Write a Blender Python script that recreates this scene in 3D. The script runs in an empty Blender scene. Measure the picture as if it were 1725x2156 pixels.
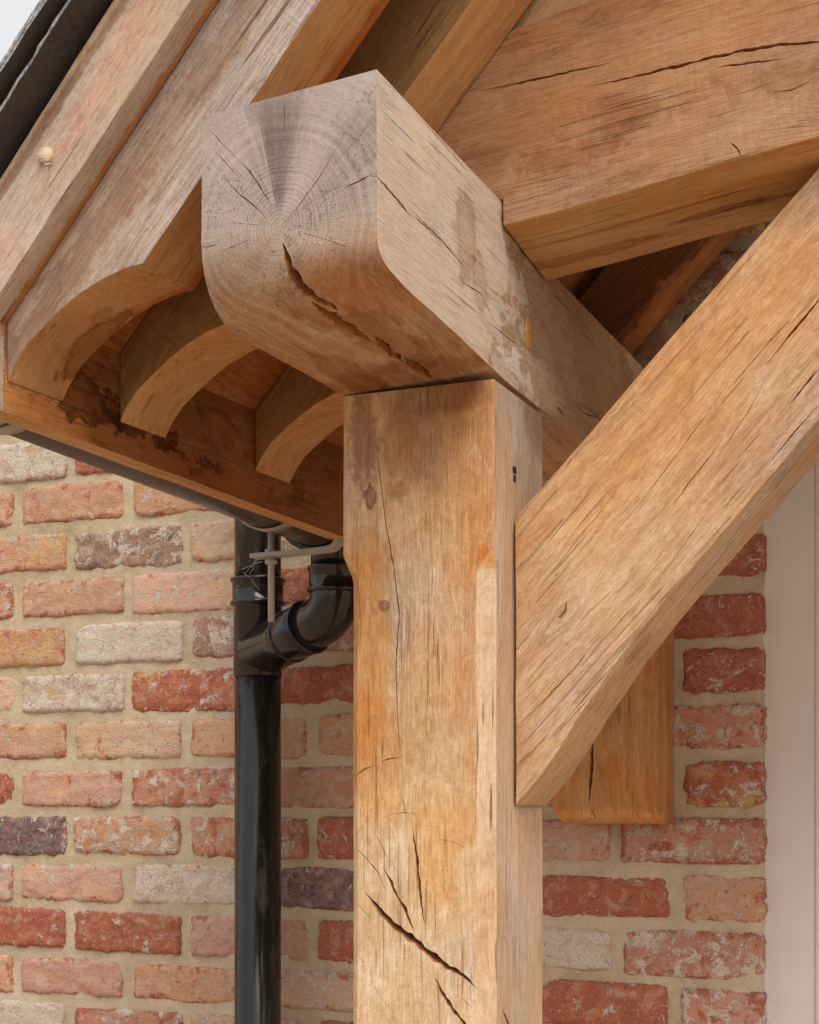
import bpy, bmesh, math, random
from mathutils import Vector, Matrix, noise
R = math.radians
scene = bpy.context.scene
COL = scene.collection

# ------------------------------------------------------------------ camera, sky, sun, exposure
cam_d = bpy.data.cameras.new('camera')
cam = bpy.data.objects.new('camera', cam_d)
COL.objects.link(cam)
cam.location = (0.0, -2.083, 1.65)
cam.rotation_euler = (R(90), 0, R(23.1))
cam_d.sensor_fit = 'VERTICAL'
cam_d.sensor_height = 36.0
cam_d.lens = 3250.0 / 2156.0 * 36.0
cam_d.shift_y = (1695.0 - 1078.0) / 2156.0
cam_d.clip_start = 0.05
cam_d.clip_end = 400.0
scene.camera = cam

SUN_ELEV, SUN_AZ = 48.0, 138.0          # azimuth from +Y clockwise: the veiled sun stands high behind the camera, to its right
world = bpy.data.worlds.new('World')
scene.world = world
world.use_nodes = True
wn = world.node_tree
wn.nodes.clear()
w_out = wn.nodes.new('ShaderNodeOutputWorld')
w_bg = wn.nodes.new('ShaderNodeBackground')
w_hsv = wn.nodes.new('ShaderNodeHueSaturation')
w_sky = wn.nodes.new('ShaderNodeTexSky')
w_sky.sky_type = 'NISHITA'
w_sky.sun_disc = False
w_sky.sun_elevation = R(SUN_ELEV)
w_sky.sun_rotation = R(SUN_AZ)
w_sky.air_density = 1.0
w_sky.dust_density = 4.0
w_sky.ozone_density = 1.0
w_hsv.inputs['Saturation'].default_value = 0.16     # a milky, overcast sky
w_bg.inputs['Strength'].default_value = 0.13
wn.links.new(w_sky.outputs[0], w_hsv.inputs['Color'])
w_mix = wn.nodes.new('ShaderNodeMix')                # even cloud cover over the clear sky
w_mix.data_type = 'RGBA'
w_mix.inputs[0].default_value = 0.72
w_mix.inputs[7].default_value = (3.75, 3.75, 3.8, 1)
wn.links.new(w_hsv.outputs[0], w_mix.inputs[6])
wn.links.new(w_mix.outputs[2], w_bg.inputs['Color'])
wn.links.new(w_bg.outputs[0], w_out.inputs['Surface'])

sun_d = bpy.data.lights.new('sun', 'SUN')
sun_d.energy = 1.15
sun_d.angle = R(40)
sun_d.color = (1.0, 0.93, 0.84)
sun = bpy.data.objects.new('sun', sun_d)
COL.objects.link(sun)
sd = Vector((math.sin(R(SUN_AZ)) * math.cos(R(SUN_ELEV)), math.cos(R(SUN_AZ)) * math.cos(R(SUN_ELEV)), math.sin(R(SUN_ELEV))))
sun.rotation_euler = sd.to_track_quat('Z', 'Y').to_euler()
sun.location = sd * 20

scene.view_settings.view_transform = 'Standard'
scene.view_settings.look = 'None'
scene.view_settings.exposure = 0.88
scene.view_settings.gamma = 1.0
scene.view_settings.use_curve_mapping = False
scene.render.engine = 'CYCLES'
scene.cycles.max_bounces = 10
scene.cycles.diffuse_bounces = 6

# ------------------------------------------------------------------ node helpers
class NB:
    def __init__(s, name):
        s.m = bpy.data.materials.new(name)
        s.m.use_nodes = True
        s.t = s.m.node_tree
        s.t.nodes.clear()
        s.out = s.t.nodes.new('ShaderNodeOutputMaterial')
        s.bsdf = s.t.nodes.new('ShaderNodeBsdfPrincipled')
        s.t.links.new(s.bsdf.outputs[0], s.out.inputs[0])
    def n(s, k): return s.t.nodes.new(k)
    def put(s, sock, v):
        if isinstance(v, bpy.types.NodeSocket): s.t.links.new(v, sock)
        elif isinstance(v, (tuple, list)) and len(v) == 3 and sock.type == 'RGBA': sock.default_value = (*v, 1)
        else: sock.default_value = v
    def math(s, op, a, b=0.0, clamp=False):
        x = s.n('ShaderNodeMath'); x.operation = op; x.use_clamp = clamp
        s.put(x.inputs[0], a); s.put(x.inputs[1], b)
        return x.outputs[0]
    def add(s, a, b): return s.math('ADD', a, b)
    def mul(s, a, b): return s.math('MULTIPLY', a, b)
    def sub(s, a, b): return s.math('SUBTRACT', a, b)
    def vec(s, op, a, b):
        x = s.n('ShaderNodeVectorMath'); x.operation = op
        s.put(x.inputs[0], a)
        s.put(x.inputs[1], b)
        return x.outputs['Value'] if op in ('LENGTH', 'DOT_PRODUCT', 'DISTANCE') else x.outputs[0]
    def sep(s, v):
        x = s.n('ShaderNodeSeparateXYZ'); s.put(x.inputs[0], v); return x.outputs
    def comb(s, a, b, c):
        x = s.n('ShaderNodeCombineXYZ')
        for i, v in enumerate((a, b, c)): s.put(x.inputs[i], v)
        return x.outputs[0]
    def noise(s, v, scale=1.0, detail=2.0, rough=0.5, dist=0.0, color=False):
        x = s.n('ShaderNodeTexNoise')
        s.put(x.inputs['Vector'], v)
        x.inputs['Scale'].default_value = scale; x.inputs['Detail'].default_value = detail
        x.inputs['Roughness'].default_value = rough; x.inputs['Distortion'].default_value = dist
        return x.outputs['Color' if color else 0]
    def noise1(s, w, scale=1.0, detail=2.0, rough=0.5):
        x = s.n('ShaderNodeTexNoise'); x.noise_dimensions = '1D'
        s.put(x.inputs['W'], w)
        x.inputs['Scale'].default_value = scale; x.inputs['Detail'].default_value = detail; x.inputs['Roughness'].default_value = rough
        return x.outputs[0]
    def step(s, v, a, b, lo=0.0, hi=1.0):
        x = s.n('ShaderNodeMapRange'); x.interpolation_type = 'SMOOTHSTEP'
        s.put(x.inputs['Value'], v)
        s.put(x.inputs['From Min'], a); s.put(x.inputs['From Max'], b)
        s.put(x.inputs['To Min'], lo); s.put(x.inputs['To Max'], hi)
        return x.outputs[0]
    def mix(s, f, a, b, blend='MIX'):
        x = s.n('ShaderNodeMix'); x.data_type = 'RGBA'; x.blend_type = blend
        s.put(x.inputs[0], f); s.put(x.inputs[6], a); s.put(x.inputs[7], b)
        return x.outputs[2]
    def ramp(s, v, stops):
        x = s.n('ShaderNodeValToRGB')
        e = x.color_ramp.elements
        while len(e) < len(stops): e.new(0.5)
        for el, (p, c) in zip(e, stops): el.position = p; el.color = (*c, 1)
        s.put(x.inputs[0], v)
        return x.outputs[0]
    def attr(s, name, out='Fac'):
        x = s.n('ShaderNodeAttribute'); x.attribute_type = 'OBJECT'; x.attribute_name = name
        return x.outputs[out]
    def bump(s, h, dist, strength=1.0):
        x = s.n('ShaderNodeBump'); x.inputs['Distance'].default_value = dist; x.inputs['Strength'].default_value = strength
        s.put(x.inputs['Height'], h)
        s.t.links.new(x.outputs[0], s.bsdf.inputs['Normal'])
    def fin(s, col, rough=0.7, spec=0.3, metal=0.0):
        s.put(s.bsdf.inputs['Base Color'], col); s.put(s.bsdf.inputs['Roughness'], rough)
        s.put(s.bsdf.inputs['Specular IOR Level'], spec); s.put(s.bsdf.inputs['Metallic'], metal)
        return s.m

def wood(name, dark=(.20, .088, .034), mid=(.43, .225, .10), pale=(.60, .385, .225), grey=0.0, grey_col=(.40, .335, .29),
         orange=0.35, stain=0.0, pith=(0.05, -0.12), ring=0.3, ringf=230.0, saw=0.2, fibre=0.5, knots=(), spots=(), end_grey=None, seed=0.0, fig=0.35, hair=0.30, pores=0.32):
    """Oak: local X runs along the grain, rings lie round the pith line (y, z)."""
    b = NB(name)
    tc = b.n('ShaderNodeTexCoord').outputs['Object']
    P = b.vec('ADD', tc, (seed, 0.0, 0.0))
    w = b.noise(b.vec('MULTIPLY', P, (3.0, 7.0, 7.0)), 1.0, 2.0, color=True)
    ws = b.sep(w)
    xyz = b.sep(P); raw = b.sep(tc)
    dz = 0.0; km = None
    for (kx, ky, kz, kr) in knots:
        d = b.vec('MULTIPLY', b.vec('SUBTRACT', tc, (kx, ky, kz)), (0.55, 0.0, 1.0))
        dl = b.add(b.vec('LENGTH', d, (0, 0, 0)), b.mul(b.sub(ws[0], .5), kr * .8))
        g = b.math('POWER', 2.718, b.mul(b.mul(dl, dl), -1.0 / (kr * kr * 2.2)))
        rr = b.math('SINE', b.mul(dl, 1400.0))
        core = b.step(dl, kr * .42, kr * .22)
        k = b.add(b.mul(g, b.add(b.mul(rr, .10), .10)), b.mul(core, .3))
        km = k if km is None else b.add(km, k)
        dz = b.add(dz, b.mul(g, b.mul(b.math('SIGN', b.sub(raw[2], kz)), -kr * .9)))
    y = b.add(b.sub(xyz[1], pith[0]), b.mul(b.sub(ws[0], .5), .05))
    zz = b.add(b.add(b.sub(xyz[2], pith[1]), b.mul(b.sub(ws[1], .5), .05)), dz)
    r = b.math('SQRT', b.add(b.mul(y, y), b.mul(zz, zz)))
    rings = b.noise1(b.add(r, b.mul(xyz[0], .006)), ringf, 2.0, .6)
    rings = b.step(rings, .3, .72)
    coarse = b.noise1(r, 38.0, 1.0)
    Pk = b.comb(xyz[0], xyz[1], b.add(xyz[2], dz)) if knots else P
    fib = b.noise(b.vec('MULTIPLY', Pk, (24.0, 560.0, 560.0)), 1.0, 4.0, .72)
    fib2 = b.noise(b.vec('MULTIPLY', Pk, (6.0, 80.0, 80.0)), 1.0, 4.0, .62, .5)
    figure = b.noise(b.vec('MULTIPLY', P, (52.0, 105.0, 105.0)), 1.0, 4.0, .65, 1.4)
    sawn = b.noise(b.vec('MULTIPLY', P, (520.0, 26.0, 26.0)), 1.0, 2.0, .55)
    sawb = b.noise(b.vec('MULTIPLY', P, (150.0, 9.0, 9.0)), 1.0, 3.0, .6)
    patch = b.noise(P, 9.0, 3.0, .55)
    v = b.add(.5, b.mul(b.sub(fib, .5), 1.7 * fibre))
    v = b.add(v, b.mul(b.sub(fib2, .5), .55 * fibre))
    v = b.add(v, b.mul(b.sub(rings, .5), .55 * ring))
    v = b.add(v, b.mul(b.sub(coarse, .5), .8 * ring))
    v = b.add(v, b.mul(b.sub(b.noise(b.vec('MULTIPLY', P, (620., 1050., 1050.)), 1.0, 1.0, .5), .5), .42))
    sawp = b.step(patch, .38, .66)
    v = b.add(v, b.mul(b.mul(b.sub(sawn, .5), sawp), 1.1 * saw))
    v = b.add(v, b.mul(b.sub(sawb, .5), .2 * saw))
    v = b.add(v, b.mul(b.sub(patch, .5), .55))
    v = b.add(v, b.mul(b.sub(figure, .5), 1.0 * fig))
    col = b.ramp(v, [(0.0, dark), (.18, tuple(d * .55 + m * .45 for d, m in zip(dark, mid))), (.46, mid), (.80, pale), (1.0, tuple(min(.8, c * 1.12) for c in pale))])
    om = b.step(b.noise(b.vec('MULTIPLY', b.vec('ADD', P, (3.1, 1.7, .3)), (4.0, 12.0, 12.0)), 1.0, 3.0, .55), .42, .70, 0.0, orange)
    col = b.mix(om, col, b.mix(1.0, col, (1.0, .70, .40), 'MULTIPLY'))
    if grey > 0:
        gm = b.step(b.add(b.noise(b.vec('MULTIPLY', b.vec('ADD', P, (7.3, .7, 1.9)), (5.0, 14.0, 14.0)), 1.0, 4.0, .6), b.mul(b.sub(fib, .5), .12)), .62 - .42 * grey, .86 - .42 * grey, 0.0, min(.9, .35 + .6 * grey))
        gcol = b.mix(b.step(v, .1, .9), tuple(c * .5 for c in grey_col), tuple(min(.75, c * 1.35) for c in grey_col))
        col = b.mix(gm, col, gcol)
    pore = b.step(b.noise(b.vec('MULTIPLY', b.vec('ADD', Pk, (.4, .2, .7)), (48.0, 560.0, 560.0)), 1.0, 2.0, .6), .56, .68, 0.0, pores)
    col = b.mix(pore, col, b.mix(1.0, col, (.58, .47, .40), 'MULTIPLY'))
    # hair-fine drying shakes and pores along the grain
    hl = b.noise(b.vec('MULTIPLY', b.vec('ADD', Pk, (1.3, .9, .2)), (9.0, 300.0, 300.0)), 1.0, 1.0, .5)
    hm = b.mul(b.step(hl, .64, .70), b.step(b.noise(b.vec('MULTIPLY', P, (6., 18., 18.)), 1.0, 1.0), .45, .6))
    col = b.mix(b.mul(hm, hair), col, (.12, .055, .028))
    if stain > 0:
        sn = b.noise(b.vec('MULTIPLY', b.vec('ADD', P, (2.2, 4.4, .9)), (6.0, 17.0, 17.0)), 1.0, 6.0, .6, 1.0)
        sm = b.step(sn, .60, .68, 0.0, stain)
        se = b.mul(b.mul(b.step(sn, .57, .60), b.step(sn, .66, .61)), stain)
        col = b.mix(b.math('MAXIMUM', b.mul(sm, .7), se), col, b.mix(1.0, col, (.42, .27, .17), 'MULTIPLY'))
    wob = b.noise(b.vec('MULTIPLY', P, (40., 70., 70.)), 1.0, 5.0, .65)
    wob2 = b.noise(P, 18.0, 3.0, .6)
    wob3 = b.noise(P, 170.0, 4.0, .65)
    for (c, rad, colr, amt, soft) in spots:
        q = b.vec('DIVIDE', b.vec('SUBTRACT', tc, c), rad)
        d = b.add(b.vec('LENGTH', q, (0, 0, 0)), b.add(b.mul(b.sub(wob, .5), 2.2 * min(1, 1.15 - soft)), b.mul(b.sub(wob2, .5), 1.3)))
        if min(rad[0], rad[2]) < .015: d = b.add(d, b.mul(b.sub(wob3, .5), 1.5))
        m = b.step(d, 1.0 + soft * .5, 1.0 - soft * .5, 0.0, amt)
        if colr[0] < .7 and soft < .55:     # tide line at the rim of a water stain
            m = b.math('MULTIPLY', m, b.step(d, .55, 1.0, .62, 1.0))
        col = b.mix(m, col, b.mix(1.0, col, colr, 'MULTIPLY'))
    if end_grey:
        # weathered sawn end: rays from the pith, ring relief, silver-grey on the rain side
        depth, zlow, zhigh, amt = end_grey
        ang = b.math('ARCTAN2', b.sub(raw[1], pith[0]), b.sub(raw[2], pith[1]))
        rr = b.vec('LENGTH', b.comb(0.0, b.sub(raw[1], pith[0]), b.sub(raw[2], pith[1])), (0, 0, 0))
        rays = b.noise(b.comb(b.mul(ang, 16.0), b.mul(rr, 14.0), 1.3), 1.0, 2.0, .6)
        sect = b.noise(b.comb(b.mul(ang, 1.5), b.mul(rr, 9.0), 5.0), 1.0, 2.0, .5)
        er = b.add(rr, b.mul(b.sub(b.noise(b.vec('MULTIPLY', tc, (1., 22., 22.)), 1.0, 2.0), .5), .012))
        wv = b.math('SINE', b.mul(er, 2 * math.pi / .0034))
        wv2 = b.noise1(er, 190.0, 2.0, .6)
        ev = b.add(b.add(.5, b.mul(b.mul(wv, b.step(rr, .095, .012)), .11)), b.add(b.mul(b.sub(wv2, .5), .40), b.add(b.mul(b.sub(rays, .5), .36), b.mul(b.sub(sect, .5), .75))))
        ev = b.add(ev, b.mul(b.sub(b.noise(tc, 260.0, 2.0), .5), .35))
        eg = b.ramp(ev, [(.1, (.17, .138, .124)), (.45, (.375, .312, .278)), (.9, (.54, .465, .415))])
        wedge = b.mul(b.step(b.math('ABSOLUTE', b.add(b.sub(ang, .02), b.mul(b.sub(rays, .5), .5))), .32, .08), b.mul(b.step(rr, .004, .03), b.step(rr, .15, .06)))
        eg = b.mix(b.mul(wedge, b.step(sect, .25, .6, .55, 1.0)), eg, b.mix(1.0, eg, (.34, .33, .335), 'MULTIPLY'))
        zz2 = b.add(raw[2], b.mul(b.sub(b.noise(tc, 22.0, 3.0), .5), .05))
        em = b.mul(b.step(raw[0], depth * 1.6, depth * .5), b.step(zz2, zlow, zhigh, 0.0, amt))
        fade = b.mul(b.step(raw[0], depth * 2.2, depth * .8), amt)
        col = b.mix(b.mul(fade, .45), col, b.mix(1.0, col, b.ramp(ev, [(.2, (.62, .62, .62)), (.8, (1., 1., 1.))]), 'MULTIPLY'))
        col = b.mix(em, col, eg)
    if km is not None:
        col = b.mix(b.math('MINIMUM', km, .8), col, b.mix(1.0, col, (.34, .19, .10), 'MULTIPLY'))
    h = b.add(b.add(b.mul(fib, .8), b.mul(sawn, .5 * saw)), b.add(b.mul(b.add(fib2, pore), .5), b.mul(hm, -1.2)))
    b.bump(h, .0012, 1.0)
    return b.fin(col, b.step(fib2, .2, .8, .62, .85), .25)

def crack_wood():
    b = NB('fresh split oak')
    P = b.n('ShaderNodeTexCoord').outputs['Object']
    f = b.noise(b.vec('MULTIPLY', P, (30., 260., 260.)), 1.0, 3.0)
    return b.fin(b.ramp(f, [(.3, (.26, .11, .04)), (.7, (.52, .25, .095))]), .85, .15)
M_CRACK = crack_wood()

# ------------------------------------------------------------------ object helpers
def tag(o, label, cat, group=None, kind=None):
    o['label'] = label; o['category'] = cat
    if group: o['group'] = group
    if kind: o['kind'] = kind
    return o

def mesh_obj(name, verts, faces, mat, parent=None, smooth=False, M=None):
    me = bpy.data.meshes.new(name)
    me.from_pydata([tuple(v) for v in verts], [], faces)
    me.update()
    o = bpy.data.objects.new(name, me)
    COL.objects.link(o)
    if M is not None:
        me.transform(M.inverted()); o.matrix_world = M
    for m in (mat if isinstance(mat, (list, tuple)) else [mat]): me.materials.append(m)
    if smooth: me.polygons.foreach_set('use_smooth', [True] * len(me.polygons))
    if parent:
        o.parent = parent
        o.matrix_parent_inverse = parent.matrix_basis.inverted()
    return o

def empty(name, loc):
    o = bpy.data.objects.new(name, None)
    o.location = loc; o.empty_display_size = .05
    COL.objects.link(o)
    return o

def frame(origin, ax, ay):
    x = Vector(ax).normalized(); y = Vector(ay).normalized(); z = x.cross(y).normalized(); y = z.cross(x)
    return Matrix(((x.x, y.x, z.x, origin[0]), (x.y, y.y, z.y, origin[1]), (x.z, y.z, z.z, origin[2]), (0, 0, 0, 1)))

def crack_cutter(bm, pts, nrm, width, depth, rnd):
    """A tapering wedge sunk into a face along a polyline."""
    P = [Vector(p) for p in pts]
    N = [Vector(n) for n in nrm] if isinstance(nrm, list) else [Vector(nrm)] * len(P)
    # refine and roughen
    Q, W, NN = [], [], []
    L = [0.0]
    for a, c in zip(P, P[1:]): L.append(L[-1] + (c - a).length)
    tot = L[-1]
    step = max(.0022, tot / 90)
    n = max(4, int(tot / step))
    for i in range(n + 1):
        s = tot * i / n
        k = max(j for j in range(len(P) - 1) if L[j] <= s + 1e-9)
        f = (s - L[k]) / max(1e-9, L[k + 1] - L[k])
        p = P[k].lerp(P[k + 1], f); nn = N[k].lerp(N[k + 1], f).normalized()
        t = (P[k + 1] - P[k]).normalized(); side = nn.cross(t).normalized()
        jit = noise.noise(p * 120 + Vector((rnd, 0, 0))) * min(.0008, width * .3 + .0002) + noise.noise(p * 420) * min(.0005, width * .2)
        u = i / n
        prof = min(1.0, 3.2 * min(u, 1 - u)) ** .8
        wd = max(.00014, width * .68 * prof * (.75 + .5 * noise.noise(p * 160 + Vector((9, rnd, 0)))))
        Q.append((p + side * jit, side, nn)); W.append((wd, prof))
    base = None
    for i, ((p, sd, nn), (wd, pf)) in enumerate(zip(Q, W)):
        lift = .004
        dd = max(.0008, depth * (.25 + .75 * pf))
        k = 1 + lift / dd
        v = [bm.verts.new(p + nn * lift + sd * wd * k), bm.verts.new(p + nn * lift - sd * wd * k), bm.verts.new(p - nn * dd + sd * wd * .25)]
        if base:
            for a in range(3):
                c = (a + 1) % 3
                bm.faces.new((base[a], base[c], v[c], v[a]))
        else: bm.faces.new((v[2], v[1], v[0]))
        base = v
    bm.faces.new(base)

def slice_and_warp(bm, M, step, amp, lo=None, hi=None, seed=0.0):
    """Cut the timber into short lengths and let its faces and arrises wander a little."""
    Mi = M.inverted()
    xs = [(Mi @ v.co).x for v in bm.verts]
    a, c = min(xs), max(xs)
    if lo is not None: a = max(a, lo)
    if hi is not None: c = min(c, hi)
    ax = Vector((M[0][0], M[1][0], M[2][0])); org = M.translation
    n = int((c - a) / step)
    for i in range(1, n):
        d = a + (c - a) * i / n
        bmesh.ops.bisect_plane(bm, geom=bm.verts[:] + bm.edges[:] + bm.faces[:], plane_co=org + ax * d, plane_no=ax, dist=1e-6)
    s = Vector((seed * 3.7, seed, 0))
    for v in bm.verts:
        p = v.co
        v.co = p + noise.noise_vector(p * 9 + s) * amp + noise.noise_vector(p * 55 + s) * amp * .28 + noise.noise_vector(p * 210 + s) * amp * .16

def timber(name, front, back, M, mat, bevel=.0022, step=.012, amp=.0009, cracks=(), parent=None, arris=(), seed=0.0, rng=(None, None), pre=None, sharp=24):
    """front/back: matching world-space outlines; side faces join them."""
    bm = bmesh.new()
    if pre: pre(bm)
    else:
        f = [bm.verts.new(p) for p in front]; k = [bm.verts.new(p) for p in back]
        n = len(f)
        bm.faces.new(f); bm.faces.new(k[::-1])
        for i in range(n):
            j = (i + 1) % n
            bm.faces.new((f[j], f[i], k[i], k[j]))
        bmesh.ops.recalc_face_normals(bm, faces=bm.faces[:])
        if bevel:
            big = set()
            for (fn, w) in arris:
                es = [e for e in bm.edges if fn(e.verts[0].co) and fn(e.verts[1].co)]
                if es:
                    r = bmesh.ops.bevel(bm, geom=es, offset=w, segments=3, profile=.5, affect='EDGES', clamp_overlap=True)
            es = [e for e in bm.edges if e.is_manifold and e.calc_face_angle(0) > R(30)]
            bmesh.ops.bevel(bm, geom=es, offset=bevel, segments=2, profile=.6, affect='EDGES', clamp_overlap=True)
    slice_and_warp(bm, M, step, amp, rng[0], rng[1], seed)
    bmesh.ops.triangulate(bm, faces=bm.faces[:])
    bmesh.ops.recalc_face_normals(bm, faces=bm.faces[:])
    me = bpy.data.meshes.new(name)
    bm.transform(M.inverted()); bm.to_mesh(me); bm.free()
    me.materials.append(mat); me.materials.append(M_CRACK)
    o = bpy.data.objects.new(name, me); o.matrix_world = M
    COL.objects.link(o)
    for idx, group in enumerate(cracks):
        cb = bmesh.new()
        for i, (pts, nrm, w, d) in enumerate(group):
            crack_cutter(cb, pts, nrm, w, d, i * 3.3 + seed)
        bmesh.ops.recalc_face_normals(cb, faces=cb.faces[:])
        bmesh.ops.triangulate(cb, faces=cb.faces[:])
        cm = bpy.data.meshes.new('cutter'); cb.transform(M.inverted()); cb.to_mesh(cm); cb.free()
        cm.materials.append(mat); cm.materials.append(M_CRACK)
        cm.polygons.foreach_set('material_index', [1] * len(cm.polygons))
        co = bpy.data.objects.new('cutter', cm); co.matrix_world = M; COL.objects.link(co)
        md = o.modifiers.new('split', 'BOOLEAN'); md.operation = 'DIFFERENCE'; md.object = co; md.solver = 'EXACT'
        md.use_self = True; md.material_mode = 'INDEX'
        bpy.context.view_layer.update()
        ev = o.evaluated_get(bpy.context.evaluated_depsgraph_get())
        nm = bpy.data.meshes.new_from_object(ev)
        o.modifiers.clear()
        old = o.data; o.data = nm; bpy.data.meshes.remove(old)
        nm.name = name
        bpy.data.objects.remove(co); bpy.data.meshes.remove(cm)
    o.data.polygons.foreach_set('use_smooth', [True] * len(o.data.polygons))
    o.data.set_sharp_from_angle(angle=R(sharp))
    if parent:
        o.parent = parent; o.matrix_parent_inverse = parent.matrix_basis.inverted()
    return o

def reface(o, mat, test):
    """Give the faces whose world normal and centre pass the test their own surface."""
    o.data.materials.append(mat); k = len(o.data.materials) - 1
    m3 = o.matrix_world.to_3x3()
    for p in o.data.polygons:
        if p.material_index == 0 and test(m3 @ p.normal, o.matrix_world @ p.center): p.material_index = k

def tube(name, path, r, mat, parent=None, seg=28, caps=True, axis=None):
    P = [Vector(p) for p in path]
    rs = r if isinstance(r, (list, tuple)) else [r] * len(P)
    V, F = [], []
    t0 = (Vector(axis) if axis else P[1] - P[0]).normalized()
    u = t0.orthogonal().normalized()
    for i, p in enumerate(P):
        t = P[min(i + 1, len(P) - 1)] - P[max(i - 1, 0)]
        if t.length < 1e-6 or axis: t = Vector(axis) if axis else P[-1] - P[0]
        t.normalize()
        u = (u - t * u.dot(t)).normalized(); w = t.cross(u)
        for k in range(seg):
            a = 2 * math.pi * k / seg
            V.append(p + (u * math.cos(a) + w * math.sin(a)) * rs[i])
    for i in range(len(P) - 1):
        for k in range(seg):
            k2 = (k + 1) % seg
            F.append((i * seg + k, i * seg + k2, (i + 1) * seg + k2, (i + 1) * seg + k))
    if caps:
        F.append(tuple(range(seg))[::-1]); F.append(tuple(range((len(P) - 1) * seg, len(P) * seg)))
    o = mesh_obj(name, V, F, mat, parent, smooth=True)
    return o

def collar(name, p, d, prof, mat, parent=None, seg=32):
    """Lathe of (t, r) pairs about the axis through p along d."""
    p, d = Vector(p), Vector(d).normalized()
    return tube(name, [p + d * t for t, _ in prof], [r for _, r in prof], mat, parent, seg, axis=tuple(d))

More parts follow.
